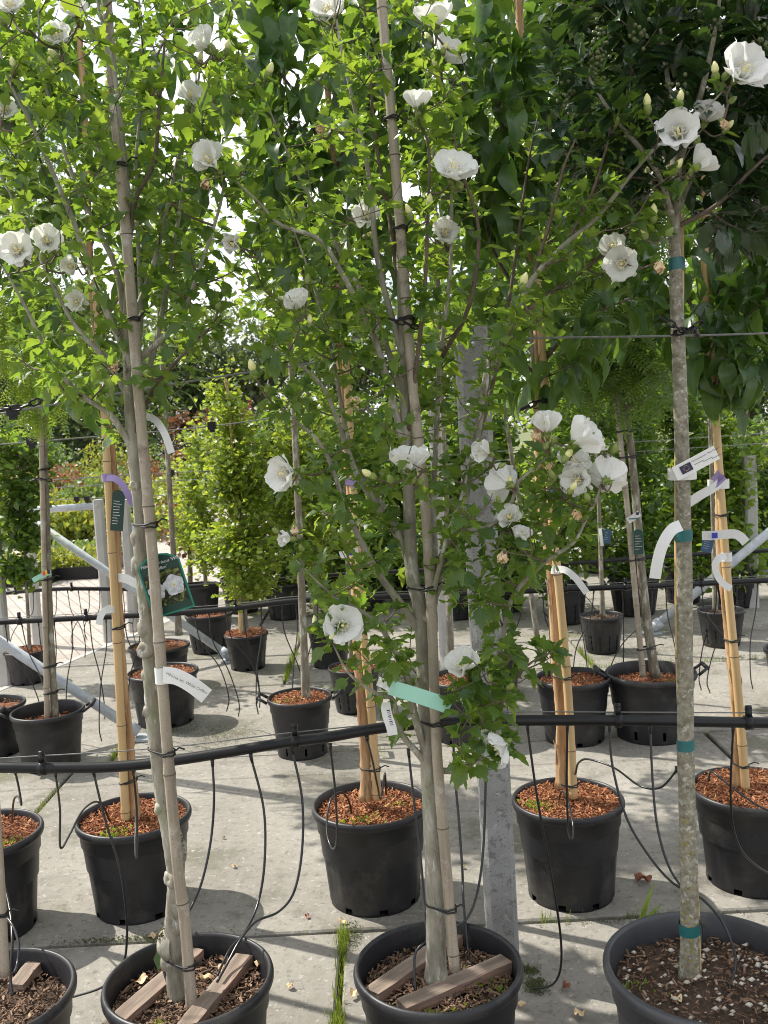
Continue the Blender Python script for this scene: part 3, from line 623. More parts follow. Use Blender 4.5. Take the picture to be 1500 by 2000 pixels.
def trunk_path(pts, Y, step=.02):
    P = smoothp(pxpath(pts, Y), 6); seg = np.r_[0, np.cumsum(np.linalg.norm(np.diff(P, axis=0), axis=1))]; n = max(4, int(seg[-1]/step)); t = np.linspace(0, seg[-1], n)
    return np.stack([np.interp(t, seg, P[:, k]) for k in range(3)], 1)
def rad_along(Q, r0, r1, flare=.25, wob=.05):
    n = len(Q); t = np.linspace(0, 1, n); r = r0+(r1-r0)*t
    r = r*(1+flare*np.exp(-t*n*.02/.04)); k = np.cumsum(rng.normal(0, 1, n)); k = k-np.linspace(k[0], k[-1], n); k /= (np.abs(k).max()+1e-9)
    return r*(1+wob*k)
def knobs(mb, Q, rad, sites, s=1.0):
    """burrs: lumpy swellings with a dimple, where branches were cut"""
    for (fr, ang, k) in sites:
        i = min(len(Q)-2, int(fr*len(Q))); a = unit(np.array([math.cos(ang), math.sin(ang), rnd.uniform(-.2, .3)])); c = Q[i]+a*rad[i]*.6; R_ = rad[i]*.98*k
        up = unit(np.array([0, 0, 1.])-a*a[2]); sd = np.cross(a, up); V = []; n = 11; prof = [(-.5, .95), (0, 1.0), (.35, .92), (.62, .72), (.74, .45), (.66, .2), (.55, .03)]
        for (h, r_) in prof:
            for j in range(n):
                t = 2*math.pi*j/n; q = r_*(1+.16*math.sin(2*t+i)+rnd.uniform(-.08, .08)); V.append(c+a*h*R_*1.05+(sd*math.cos(t)+up*math.sin(t)*1.25)*q*R_)
        mb.add(V, [[p*n+j, p*n+(j+1) % n, (p+1)*n+(j+1) % n, (p+1)*n+j] for p in range(len(prof)-1) for j in range(n)])
# ------------------------------------------------------------------ hibiscus flowers, buds
def petal_mesh(k):
    key = ('petal', k)
    if key in MESHCACHE: return MESHCACHE[key]
    r_ = random.Random(40+k); V = []; uv = []; nu, nv = 9, 8; ph = r_.uniform(0, 6)
    for j in range(nv):
        v = j/(nv-1); wd = .10+.62*math.sin(min(1, v*1.08)*math.pi*.56)**1.1*(1-.25*max(0, v-.75)*4)
        for i in range(nu):
            u = 2*i/(nu-1)-1; y = v*(1-.10*u*u*v)+.03*math.sin(u*11+ph)*v**4
            z = .35*v*v-.22*max(0, v-.6)*2+.10*u*u*v+.045*math.sin(u*8+ph)*v*v*1.4+.02*math.sin(u*19+ph*2)*v**3
            V.append((u*wd, y, z)); uv.append((u*.5, v))
    F = [[j*nu+i, j*nu+i+1, (j+1)*nu+i+1, (j+1)*nu+i] for j in range(nv-1) for i in range(nu-1)]
    m = MB(); m.add(V, F); o = m.build('petal', 'petal', uvs=uv); me = o.data; bpy.data.objects.remove(o); MESHCACHE[key] = me; return me
def flower(root, c, d, size, opening=58):
    """c: base of the flower, d: where it faces"""
    c = np.asarray(c, float); B = basis(unit(d+np.array([0, 0, 1e-3])), [0.1, .2, 1]); fw = unit(d)
    x, z = B[:, 0], B[:, 2]
    m = MB(); m.tube([c-fw*.012, c-fw*.004, c+fw*size*.3, c+fw*size*.62], [.003, .0045, .0035, .0022], 8)
    for i in range(26):
        a = rnd.uniform(0, 6.28); q = c+fw*size*rnd.uniform(.30, .62); rr = .010*size/.05
        e = q+(x*math.cos(a)+z*math.sin(a))*rr+fw*.003; V = np.array([(1, 0, 0), (-1, 0, 0), (0, 1, 0), (0, -1, 0), (0, 0, 1), (0, 0, -1)])*.0016+e
        m.add(V, [[0, 2, 4], [2, 1, 4], [1, 3, 4], [3, 0, 4], [2, 0, 5], [1, 2, 5], [3, 1, 5], [0, 3, 5]])
    o = m.build('flower', 'stamen', root); org = ORG[root.name]
    cal = MB()
    for i in range(6):
        a = 6.283*i/6; dd = x*math.cos(a)+z*math.sin(a)
        cal.add(T_OVAL[0][0]@(basis(unit(fw*1.0+dd*.75), dd)*(size*.42)).T+c-fw*.008, T_OVAL[0][1])
    cal.tube([c-fw*.016, c-fw*.006, c+fw*.002], [.003, .007, .005], 8)
    cal.build('calyx', 'bud', o)
    a0 = rnd.uniform(0, 6.28)
    for i in range(5):
        a = a0+6.283*i/5+rnd.uniform(-.12, .12); op = R(opening+rnd.uniform(-9, 9))
        rad = x*math.cos(a)+z*math.sin(a); pd = unit(fw*math.cos(op)+rad*math.sin(op)); pn = unit(fw*math.sin(op)-rad*math.cos(op))
        pb = basis(pd, pn); p = bpy.data.objects.new('petal', petal_mesh(rnd.randrange(4))); C.objects.link(p); p.parent = o
        mm = np.eye(4); mm[:3, :3] = pb*size*rnd.uniform(.95, 1.08)*np.array([1.0, 1, 1]); mm[:3, 3] = c-org; p.matrix_basis = Matrix(mm.tolist())
    if opening > 45:                     # ruffled inner petals
        for i in range(4):
            a = a0+.6+6.283*i/4; op = R(opening*.55); rad = x*math.cos(a)+z*math.sin(a)
            pd = unit(fw*math.cos(op)+rad*math.sin(op)); pn = unit(fw*math.sin(op)-rad*math.cos(op))
            p = bpy.data.objects.new('inner_petal', petal_mesh(rnd.randrange(4))); C.objects.link(p); p.parent = o
            mm = np.eye(4); mm[:3, :3] = basis(pd, pn)*size*.5; mm[:3, 3] = c-org; p.matrix_basis = Matrix(mm.tolist())
    return o
def bud(root, c, d, s, tip=False):
    c = np.asarray(c); d = unit(d); m = MB()
    m.tube([c, c+d*s*.12, c+d*s*.4, c+d*s*.75, c+d*s], [.003, s*.24, s*.33, s*.22, s*.04], 9)
    o = m.build('bud', 'bud', root); B = basis(d, [0.3, .2, 1])
    if tip:
        t = MB(); t.tube([c+d*s*.6, c+d*s*.9, c+d*s*1.2, c+d*s*1.45], [s*.20, s*.29, s*.22, s*.05], 9); t.build('bud_tip', 'budtip', o)
    e = MB()
    for i in range(6):
        a = 6.283*i/6; dd = B[:, 0]*math.cos(a)+B[:, 2]*math.sin(a)
        e.add(T_OVAL[0][0]*np.array([.5, 1, 1])@(basis(unit(d*.8+dd*.7), dd)*s*.55).T+c, T_OVAL[0][1])
    e.build('sepals', 'bud', o)
def wilted(root, c, d, s):
    c = np.asarray(c); d = unit(d); B = basis(d, [.2, .3, 1]); m = MB()
    for i in range(6):
        a = rnd.uniform(0, 6.28); k = MESHCACHE_petal = petal_mesh(i % 4)
        V = np.array([v.co[:] for v in k.vertices])*np.array([.55, 1, 1.6]); V[:, 2] += .16*np.sin(V[:, 0]*16+i)+.14*np.sin(V[:, 1]*13+i*2)
        rad = B[:, 0]*math.cos(a)+B[:, 2]*math.sin(a); op = R(rnd.uniform(10, 32))
        m.add(V@(basis(unit(d*math.cos(op)+rad*math.sin(op)), unit(d*math.sin(op)-rad*math.cos(op)))*s).T+c, [list(p.vertices) for p in k.polygons])
    m.build('wilted_flower', 'wilt', root)
def inpoly(x, y, poly):
    c = False; j = len(poly)-1
    for i in range(len(poly)):
        xi, yi = poly[i]; xj, yj = poly[j]
        if (yi > y) != (yj > y) and x < (xj-xi)*(y-yi)/(yj-yi)+xi: c = not c
        j = i
    return c
class Crown:
    """branches, twigs and the leaf places of one tree"""
    def __init__(s, root, bark, twig='bark_twig'): s.root = root; s.nodes = []; s.items = []; s.bark = bark; s.twig = twig; s.extra = None
    def branch(s, P, r0, r1, name='branch', n=8, leafy=.25):
        P = np.asarray(P); Q = smoothp(P, 5); rad = np.linspace(r0, r1, len(Q))
        m = MB(); m.tube(Q, rad*(1+.04*rng.normal(size=len(Q))), n); m.build(name, s.bark if r0 > .0065 else s.twig, s.root)
        for i in range(len(Q)): s.nodes.append((Q[i], rad[i], i/len(Q)))
        s.leafrow(Q, leafy)
        return Q
    def fill(s, targets, maxlen=.45, r=.0035, up=.35):
        """grow side twigs from the nearest lower wood to the target points"""
        s.extra = s.extra or MB()
        for T in targets:
            A = np.array([n[0] for n in s.nodes]); v = T-A; d = np.linalg.norm(v, axis=1); cost = d+np.maximum(0, -(v[:, 2]-.3*d))*1.6
            i = int(np.argmin(cost))
            if d[i] > maxlen or d[i] < .03: continue
            a = A[i]; L_ = d[i]; mid = a*.5+T*.5+np.array([rnd.gauss(0, .05)*L_, rnd.gauss(0, .05)*L_, -.12*L_*up])
            Q = smoothp([a, mid, T], 4); r0 = min(s.nodes[i][1]*.8, r*(.6+L_*2)); s.extra.tube(Q, np.linspace(r0, .0011, len(Q)), 5)
            for k in range(2, len(Q)): s.nodes.append((Q[k], max(.0015, r0*(1-k/len(Q))), .9))
            s.leafrow(Q, .12)
    step = .017; size = (.027, .050); droop = .25; cluster = (1, 2)
    def leafrow(s, Q, start):
        seg = np.r_[0, np.cumsum(np.linalg.norm(np.diff(Q, axis=0), axis=1))]; t = seg[-1]*start; ph = rnd.uniform(0, 6.28)
        while t < seg[-1]:
            p = np.array([np.interp(t, seg, Q[:, k]) for k in range(3)]); p2 = np.array([np.interp(min(t+.01, seg[-1]), seg, Q[:, k]) for k in range(3)]); T = unit(p2-p+1e-9)
            for _ in range(rnd.randint(*s.cluster)):
                ph += 2.4+rnd.gauss(0, .4); a = unit(np.cross(T, [.3, 1, .2])); b = np.cross(T, a); o = a*math.cos(ph)+b*math.sin(ph)
                d = unit(o*.9+T*.45+np.array([0, 0, -s.droop+rnd.gauss(0, .25)])); n = unit(np.array([rnd.gauss(0, .45), rnd.gauss(0, .45), 1])+T*.3)
                sz = rnd.uniform(*s.size)*(1.0 if t < seg[-1]*.8 else .85); s.items.append((p+o*.004+d*sz*.2, d, n, sz))
            t += s.step*rnd.uniform(.6, 1.5)
        T = unit(Q[-1]-Q[-2])
        for k in range(4):
            a = k*1.6+ph; o = unit(np.cross(T, [.3, 1, .2]))*math.cos(a)+unit(np.cross(T, [1, .1, .3]))*math.sin(a)
            s.items.append((Q[-1], unit(T+o*.9), unit(np.array([rnd.gauss(0, .4), rnd.gauss(0, .4), 1])), rnd.uniform(*s.size)*.8))
    clear = ()
    def open_view(s):
        """thin the leaves that hang right in front of blooms and canes"""
        out = []
        for it in s.items:
            x, y, d = project(it[0]+it[1]*it[3]*.4); drop = False
            for (cx, cy, r, cd) in s.clear:
                if d < cd+.02 and (x-cx)**2+(y-cy)**2 < r*r and rnd.random() < (.88 if r > 24.5 else .32): drop = True; break
            if not drop: out.append(it)
        s.items = out
    def finish(s, T, mat, nparts=300, single='leaf'):
        s.open_view()
        if s.extra and s.extra.n: t = s.extra.build('twigs', s.twig, s.root); t['kind'] = 'stuff'
        leaves(s.root, T, mat, s.items, nparts, single)
    def stalk(s, c, r=.0022):
        """a flower stalk from the nearest wood to c"""
        A = np.array([n[0] for n in s.nodes]); v = np.asarray(c)-A; d = np.linalg.norm(v, axis=1)+np.maximum(0, -v[:, 2])*.6; a = A[int(np.argmin(d))]
        s.extra = s.extra or MB(); Q = smoothp([a, a*.5+np.asarray(c)*.5+np.array([0, 0, -.01]), c], 4); s.extra.tube(Q, np.linspace(r*1.3, r, len(Q)), 5)
        s.nodes += [(q, r, .9) for q in Q]; s.leafrow(Q, .3)
def flowers_on(cr, fl, wl=(), bd=()):
    cr.clear = list(cr.clear)+[(f[0], f[1], f[3]*1.15*FPX/f[2]+14, f[2]) for f in fl]+[(f[0], f[1], 34, f[2]) for f in wl]+[(f[0], f[1], 24, f[2]) for f in bd]
    for (px, py, Y, size, d, op) in fl:
        c = at(px, py, Y); d = unit(d); size *= 1.12; base = c-d*size*.35
        cr.stalk(base-d*.016); flower(cr.root, base, d, size, op)
        for _ in range(rnd.randint(1, 3)):
            q = base+np.array([rnd.gauss(0, .022), rnd.gauss(0, .015), -.012+rnd.gauss(0, .012)])-d*.02
            cr.stalk(q, .0016); bud(cr.root, q, unit(np.array([rnd.gauss(0, .6), rnd.gauss(0, .5), .9])), rnd.uniform(.018, .026), rnd.random() < .3)
    for (px, py, Y, s, d) in wl:
        c = at(px, py, Y); cr.stalk(c, .002); bud(cr.root, c-unit(d)*.004, d, .018); wilted(cr.root, c, d, s)
    for (px, py, Y, s, d, tip) in bd:
        c = at(px, py, Y); cr.stalk(c, .0018); bud(cr.root, c, d, s, tip)
def targets(n, poly, Y0, Y1):
    out = []; xs = [p[0] for p in poly]; ys = [p[1] for p in poly]
    while len(out) < n:
        x, y = rnd.uniform(min(xs), max(xs)), rnd.uniform(min(ys), max(ys))
        if inpoly(x, y, poly): out.append(at(x, y, rnd.uniform(Y0, Y1)))
    return sorted(out, key=lambda p: p[2])

# ------------------------------------------------------------------ hibiscus with the knobbly trunk
YA = 2.13
rootA = thing('hibiscus_tree', 'white-flowering hibiscus on a bare knobbly grey-green trunk with mossy burrs', 'tree', at(352, 1945, YA)*np.array([1, 1, 0])+np.array([0, 0, .27]), 'white hibiscus trees of the front row')
Q = trunk_path([(348, 1965), (341, 1900), (338, 1810), (343, 1720), (330, 1620), (316, 1537), (307, 1465), (299, 1400), (289, 1240), (276, 1100), (273, 1000), (262, 900), (254, 800), (250, 700), (246, 640)], YA, .012)
rad = rad_along(Q, .0205, .0115, .25, .08); m = MB(); m.tube(Q, rad, 14, knob=.03)
knobs(m, Q, rad, [(.07, 3.0, 1.1), (.105, 2.9, 1.5), (.155, .1, 1.3), (.135, -.4, 1.0), (.20, 4.2, 1.0), (.235, .2, 1.4), (.26, .3, 1.1), (.31, 3.4, .9), (.45, 3.3, .9), (.50, 3.0, .8), (.545, 4.4, 1.3), (.575, 3.6, 1.0), (.66, 3.3, 1.2), (.70, 2.9, 1.1), (.775, 4.5, .9), (.84, 4.0, .7), (.90, .5, .7)])
m.build('trunk', 'bark_hib', rootA); QA = Q
mm = MB()
for fr, a in ((.165, 0), (.24, .2), (.255, .1), (.12, 3.1), (.07, 1.2)):
    i = int(fr*len(Q))
    for _ in range(26):
        d = unit([math.cos(a)+rnd.gauss(0, .5), math.sin(a)-.6+rnd.gauss(0, .5), rnd.gauss(0, .6)]); c = Q[i]+unit([math.cos(a), math.sin(a)-.4, 0])*rad[i]*1.15+np.array([rnd.gauss(0, .004), rnd.gauss(0, .004), rnd.gauss(0, .011)])
        mm.add(T_DIA[0][0]@(basis(d, unit(rng.normal(size=3)))*.008).T+c, T_DIA[0][1])
o = mm.build('moss', 'moss', rootA); o['kind'] = 'stuff'
ca = Crown(rootA, 'bark_hib')
for pts, r0 in [
    ([(262, 880, 2.13), (215, 810, 2.10), (150, 765, 2.06), (100, 700, 2.02), (50, 600, 2.0), (5, 520, 2.0)], .0085),
    ([(255, 780, 2.13), (205, 700, 2.16), (150, 640, 2.2), (95, 540, 2.24), (40, 420, 2.26), (-20, 300, 2.28)], .0075),
    ([(250, 700, 2.13), (200, 590, 2.1), (150, 450, 2.06), (100, 330, 2.04), (60, 240, 2.03), (15, 150, 2.02), (-10, 60, 2.02)], .0075),
    ([(246, 640, 2.13), (225, 520, 2.15), (180, 430, 2.18), (135, 325, 2.2), (115, 250, 2.2), (80, 130, 2.22), (75, 0, 2.22)], .0075),
    ([(246, 640, 2.13), (252, 450, 2.1), (240, 280, 2.08), (220, 125, 2.07), (190, 0, 2.06), (180, -100, 2.06)], .0085),
    ([(252, 720, 2.13), (285, 690, 2.10), (350, 625, 2.06), (395, 510, 2.03), (430, 400, 2.02), (440, 330, 2.02)], .0085),
    ([(256, 790, 2.13), (300, 690, 2.18), (325, 560, 2.22), (350, 420, 2.25), (370, 280, 2.26), (425, 120, 2.27)], .0075),
    ([(248, 660, 2.13), (275, 585, 2.16), (310, 480, 2.2), (345, 320, 2.22), (380, 200, 2.22), (400, 60, 2.22)], .0075),
    ([(246, 560, 2.1), (262, 400, 2.09), (300, 320, 2.07), (310, 220, 2.06), (320, 100, 2.05), (332, 0, 2.05)], .0065),
    ([(250, 700, 2.13), (275, 640, 2.2), (270, 480, 2.28), (265, 320, 2.32), (280, 150, 2.34), (270, -30, 2.35)], .007),
    ([(262, 850, 2.13), (300, 760, 2.1), (360, 690, 2.05), (410, 640, 2.02)], .006),
]: ca.branch(pxpath(pts, YA), r0, .002)
polyA = [(-60, -120), (470, -120), (500, 100), (480, 420), (440, 650), (330, 790), (285, 880), (230, 860), (120, 790), (40, 720), (-60, 600)]
ca.fill(targets(190, polyA, 1.88, 2.42), .34)
ca.clear = [(np.interp(y, [0, 250, 450, 700, 900], [208, 227, 246, 266, 283]), y, 22, 2.08) for y in range(40, 900, 22)]
flowers_on(ca, [(407, 312, 1.98, .043, (-.15, -.9, .25), 42), (395, 85, 2.02, .036, (-.4, -.6, .4), 40), (32, 488, 1.95, .040, (.1, -.9, .1), 55), (92, 470, 2.06, .036, (.3, -.8, .2), 55), (112, 72, 2.05, .034, (.1, -.7, .4), 50), (145, 20, 2.1, .034, (0, -.6, .6), 50), (20, 12, 2.1, .034, (.2, -.7, .4), 50), (150, 590, 2.2, .03, (.1, -.8, 0), 45), (140, 520, 2.2, .028, (-.2, -.8, 0), 40), (372, 185, 2.2, .032, (.1, -.8, .2), 45), (10, 215, 2.1, .03, (.3, -.8, .2), 50)],
    [(405, 350, 1.97, .022, (-.2, -.5, -.7)), (228, 705, 2.05, .026, (-.2, -.5, -.6))],
    [(28, 150, 2.0, .026, (0, -.2, 1), True), (425, 605, 2.02, .026, (.2, -.3, .8), False), (290, 180, 2.05, .024, (0, -.2, 1), False), (440, 110, 2.1, .024, (.3, -.3, .8), True), (520, 158, 2.02, .026, (.4, -.3, .8), True), (470, 225, 2.0, .018, (.4, -.4, .5), False), (285, 735, 2.0, .022, (.3, -.5, .4), False)])
ca.finish(T_HIB, 'hib_leaf')
co, cq = cane([(375, 1975), (361, 1800), (348, 1700), (330, 1500), (311, 1250), (291, 1000), (265, 700), (246, 450), (227, 250), (208, 0), (200, -80)], 2.085, .0138, 'cane_old', 'thick weathered grey bamboo cane tied to the knobbly hibiscus trunk')
for (py, tr_) in [(1882, .021), (1467, .018), (1023, .014), (622, None), (322, None)]:
    tie(co, at(290, py, 2.1)[2], [(cq, .0140)]+([(QA, tr_)] if tr_ else []), turns=2, tail=.025)

# ------------------------------------------------------------------ hibiscus branching from low down
YB = 2.135
rootB = thing('hibiscus_bush', 'wide many-branched hibiscus with white blooms, branching low above its smooth trunk', 'tree', at(852, 1905, YB)*np.array([1, 1, 0])+np.array([0, 0, .27]), 'white hibiscus trees of the front row')
Q = trunk_path([(852, 1915), (850, 1750), (843, 1600), (836, 1480), (829, 1330), (822, 1200), (806, 1130), (801, 1050), (797, 900), (790, 760), (786, 600), (780, 420), (770, 250)], YB, .012)
rad = rad_along(Q, .0235, .0075, .35, .05); m = MB(); m.tube(Q, rad, 14, knob=.015)
knobs(m, Q, rad, [(.19, 5.2, .5), (.25, 4.4, .55), (.30, 3.6, .5), (.36, 4.9, .5)])
m.build('trunk', 'bark_hib', rootB); QB = Q
cb = Crown(rootB, 'bark_hib')
for i in range(0, len(Q), 4):
    if Q[i][2] > .95: cb.nodes.append((Q[i], rad[i], .5))
for pts, r0 in [
    ([(833, 1490, 2.135), (815, 1470, 2.12), (783, 1430, 2.09), (767, 1367, 2.06), (740, 1357, 2.04), (683, 1317, 2.01), (650, 1257, 2.0)], .0095),
    ([(832, 1470, 2.135), (812, 1405, 2.10), (796, 1330, 2.07), (770, 1270, 2.05), (735, 1215, 2.03), (690, 1185, 2.0), (640, 1155, 1.98), (570, 1085, 1.96)], .0095),
    ([(822, 1235, 2.135), (783, 1180, 2.12), (733, 1110, 2.08), (693, 1033, 2.05), (667, 967, 2.03), (633, 877, 2.01), (587, 830, 2.0), (547, 797, 1.99)], .0100),
    ([(812, 1160, 2.135), (785, 1060, 2.14), (733, 983, 2.13), (693, 917, 2.12), (660, 823, 2.11), (633, 760, 2.1), (595, 720, 2.09), (533, 680, 2.08)], .0105),
    ([(803, 1070, 2.135), (763, 1010, 2.17), (710, 933, 2.2), (680, 857, 2.22), (665, 780, 2.23), (640, 650, 2.24), (600, 520, 2.25), (570, 440, 2.25)], .0090),
    ([(797, 900, 2.135), (750, 720, 2.1), (720, 635, 2.07), (660, 520, 2.05), (620, 465, 2.04), (550, 440, 2.03), (500, 390, 2.03), (445, 340, 2.02)], .0085),
    ([(790, 780, 2.135), (745, 650, 2.16), (690, 540, 2.18), (630, 430, 2.2), (580, 340, 2.2), (520, 200, 2.2)], .0075),
    ([(788, 700, 2.135), (740, 520, 2.12), (720, 340, 2.1), (690, 200, 2.09), (660, 60, 2.08), (650, -40, 2.08)], .0075),
    ([(786, 600, 2.135), (760, 420, 2.16), (730, 250, 2.2), (720, 80, 2.2), (700, -60, 2.2)], .0065),
    ([(826, 1225, 2.135), (843, 1170, 2.10), (872, 1055, 2.06), (904, 961, 2.03), (919, 890, 2.02)], .0085),
    ([(830, 1300, 2.135), (850, 1150, 2.16), (846, 1000, 2.19), (852, 850, 2.2), (860, 700, 2.2), (880, 520, 2.2), (880, 350, 2.18), (860, 120, 2.16), (850, 20, 2.16)], .0090),
    ([(826, 1215, 2.135), (870, 1110, 2.13), (905, 990, 2.12), (930, 860, 2.11), (960, 690, 2.08), (1000, 620, 2.06), (1040, 545, 2.04), (1095, 485, 2.02), (1165, 425, 2.0), (1230, 345, 1.98), (1290, 280, 1.96), (1355, 235, 1.95), (1412, 178, 1.94)], .0105),
    ([(970, 680, 2.08), (1050, 590, 2.12), (1130, 535, 2.13), (1200, 475, 2.13), (1262, 415, 2.12), (1310, 360, 2.1), (1340, 330, 2.1)], .0060),
    ([(842, 1140, 2.13), (883, 1051, 2.10), (959, 1027, 2.06), (997, 985, 2.03), (1011, 944, 2.02), (1042, 916, 2.0), (1074, 888, 1.99)], .0080),
    ([(845, 1505, 2.14), (905, 1500, 2.11), (945, 1440, 2.08), (965, 1340, 2.06), (985, 1230, 2.04), (1005, 1160, 2.03), (1067, 1096, 2.0), (1119, 1061, 1.99), (1146, 1010, 1.98), (1171, 957, 1.97), (1184, 895, 1.97)], .0085),
    ([(945, 1440, 2.08), (985, 1360, 2.02), (1030, 1300, 1.99), (1085, 1270, 1.97)], .0045),
    ([(905, 1500, 2.11), (930, 1485, 2.05), (945, 1440, 2.0), (935, 1380, 1.97)], .0045),
    ([(900, 970, 2.12), (950, 800, 2.18), (985, 640, 2.22), (1010, 480, 2.24), (1030, 330, 2.25), (1050, 230, 2.25)], .0065),
    ([(1040, 545, 2.04), (1075, 430, 2.02), (1100, 330, 2.0), (1125, 270, 1.99)], .0045),
    ([(1110, 470, 2.02), (1155, 380, 2.0), (1178, 310, 1.99), (1195, 240, 1.98)], .0042),
    ([(860, 700, 2.2), (915, 600, 2.1), (935, 450, 2.06), (900, 330, 2.04), (885, 260, 2.03)], .0060),
    ([(795, 860, 2.135), (815, 700, 2.08), (830, 560, 2.05), (835, 430, 2.03), (838, 300, 2.02), (820, 220, 2.02)], .0060),
]: cb.branch(pxpath(pts, YB), r0, .0018)
polyB1 = [(600, -60), (900, -60), (910, 300), (960, 500), (1040, 560), (1000, 760), (900, 900), (760, 1000), (640, 880), (540, 760), (490, 560), (440, 380), (560, 300), (610, 150)]
polyB2 = [(1000, 470), (1180, 350), (1300, 230), (1380, 200), (1360, 330), (1280, 420), (1200, 520), (1080, 620), (990, 700)]
polyB3 = [(560, 1040), (640, 950), (760, 1010), (830, 1150), (800, 1380), (720, 1330), (640, 1220)]
polyB4 = [(850, 900), (960, 840), (1080, 880), (1170, 960), (1120, 1060), (1010, 1160), (930, 1220), (860, 1150)]
polyB5 = [(870, 1300), (960, 1260), (1040, 1250), (1130, 1260), (1110, 1310), (1000, 1330), (990, 1430), (930, 1540), (880, 1480), (860, 1380)]
cb.fill(targets(175, polyB1, 1.90, 2.42), .32); cb.fill(targets(42, polyB2, 1.9, 2.2), .30); cb.fill(targets(40, polyB3, 1.92, 2.3), .3)
cb.fill(targets(62, polyB4, 1.9, 2.3), .3); cb.fill(targets(40, polyB5, 1.9, 2.15), .3)
cb.clear = [(np.interp(y, [0, 250, 500, 750, 1000, 1250, 1500], [745, 766, 786, 806, 831, 845, 856]), y, 24, 2.12) for y in range(40, 1500, 22)]
flowers_on(cb, [(556, 925, 1.94, .046, (-.75, -.7, .05), 52), (800, 902, 1.94, .048, (.05, -.35, 1), 50), (668, 1222, 1.95, .044, (.25, -.9, .2), 58), (946, 882, 1.96, .032, (-.7, -.5, .3), 26), (1068, 832, 1.94, .038, (-.1, -.3, 1), 22), (1136, 858, 1.92, .056, (.75, -.35, .55), 40), (1185, 932, 1.97, .046, (.3, .8, .3), 62), (1118, 905, 1.99, .044, (.1, -.5, .7), 48), (1128, 938, 1.97, .040, (-.5, -.8, -.1), 50), (985, 945, 2.02, .046, (-.5, .8, .1), 60), (995, 1012, 2.0, .034, (-.3, -.6, .5), 45), (1018, 1048, 1.99, .030, (.2, -.4, .7), 35), (976, 1458, 1.95, .048, (-.85, -.45, -.3), 55), (905, 1300, 1.97, .042, (-.3, -.5, .7), 45), (885, 330, 1.97, .050, (.15, -.6, .6), 60), (848, 35, 2.02, .046, (-.1, -.4, .8), 52), (875, 105, 2.1, .042, (.4, -.6, .4), 50), (816, 200, 1.97, .036, (0, -.4, 1), 35), (582, 592, 2.0, .034, (-.3, -.5, .6), 40), (715, 422, 2.2, .036, (-.1, -.8, .2), 55), (640, 22, 2.1, .042, (-.2, -.7, .4), 55), (1452, 138, 1.90, .058, (.25, -.85, .3), 55), (1325, 258, 1.95, .050, (-.3, -.75, .2), 55), (1368, 318, 1.94, .038, (.5, -.3, .4), 40), (1382, 225, 1.99, .036, (.1, -.6, .6), 45), (1215, 515, 2.05, .040, (-.4, -.7, -.2), 60), (1198, 485, 2.08, .036, (-.3, -.6, .5), 50), (455, 476, 2.02, .030, (-.3, -.8, 0), 35), (1268, 352, 2.1, .022, (-.3, -.8, 0), 30), (560, 1052, 1.95, .022, (-.8, -.5, .2), 25), (870, 455, 2.18, .036, (.2, -.8, .2), 50)],
    [(628, 268, 1.98, .022, (0, -.5, .8)), (697, 798, 1.98, .024, (-.1, -.5, .9)), (1286, 510, 1.98, .026, (-.1, -.5, -.7)), (985, 1075, 1.97, .026, (-.3, -.5, -.8)), (1130, 1012, 1.94, .024, (-.3, -.6, .4)), (1408, 235, 1.95, .02, (.3, -.5, -.7)), (575, 1025, 1.98, .02, (.0, -.4, -.8)), (1058, 850, 1.95, .022, (-.8, -.4, -.1))],
    [(735, 935, 1.93, .026, (-.7, -.4, .5), True), (765, 942, 1.93, .026, (-.2, -.6, .5), False), (820, 945, 1.93, .024, (.2, -.6, .4), False), (1398, 160, 1.92, .026, (-.2, -.4, 1), True), (1265, 225, 1.96, .028, (-.1, -.3, 1), True), (1325, 215, 1.95, .026, (.1, -.3, 1), True), (1210, 212, 1.98, .024, (.3, -.3, .8), False), (1200, 248, 1.98, .026, (.2, -.4, .8), False), (1015, 572, 1.97, .030, (.3, -.4, .9), True), (1275, 438, 1.98, .028, (.0, -.3, 1), True), (1262, 468, 1.98, .024, (-.3, -.4, .8), True), (1300, 462, 1.97, .024, (.4, -.4, .5), False), (835, 415, 2.0, .026, (.2, -.3, 1), True), (805, 430, 2.0, .024, (-.3, -.3, .8), True), (1178, 870, 1.96, .024, (-.2, -.4, 1), False), (1195, 885, 1.96, .024, (.3, -.4, .8), False), (1080, 935, 1.95, .022, (-.3, -.4, 1), False), (1110, 965, 1.95, .024, (.3, -.5, .6), True), (640, 1215, 1.95, .022, (-.8, -.4, .2), False), (655, 1235, 1.95, .02, (-.3, -.7, -.2), True), (500, 740, 1.97, .030, (-.2, -.4, 1), True), (520, 765, 1.97, .024, (.3, -.6, .5), False), (990, 1345, 1.95, .024, (.5, -.5, .5), False), (960, 1330, 1.94, .022, (-.2, -.5, .9), False), (545, 1040, 1.95, .02, (-.6, -.5, .5), False), (600, 555, 2.0, .022, (.2, -.4, 1), False)])
cb.finish(T_HIB, 'hib_leaf')
co, cq = cane([(888, 1895), (872, 1700), (852, 1450), (845, 1250), (831, 1000), (806, 750), (786, 500), (766, 250), (745, 0), (738, -80)], 2.10, .0126, 'cane_old', 'thick split grey bamboo cane tied to the low-branching hibiscus')
for (py, tr_) in [(1768, .021), (1407, .0185), (1145, .015), (620, .011), (445, .010), (232, None)]:
    tie(co, at(830, py, 2.12)[2], [(cq, .0132)]+([(QB, tr_)] if tr_ else []), turns=2, tail=.02)

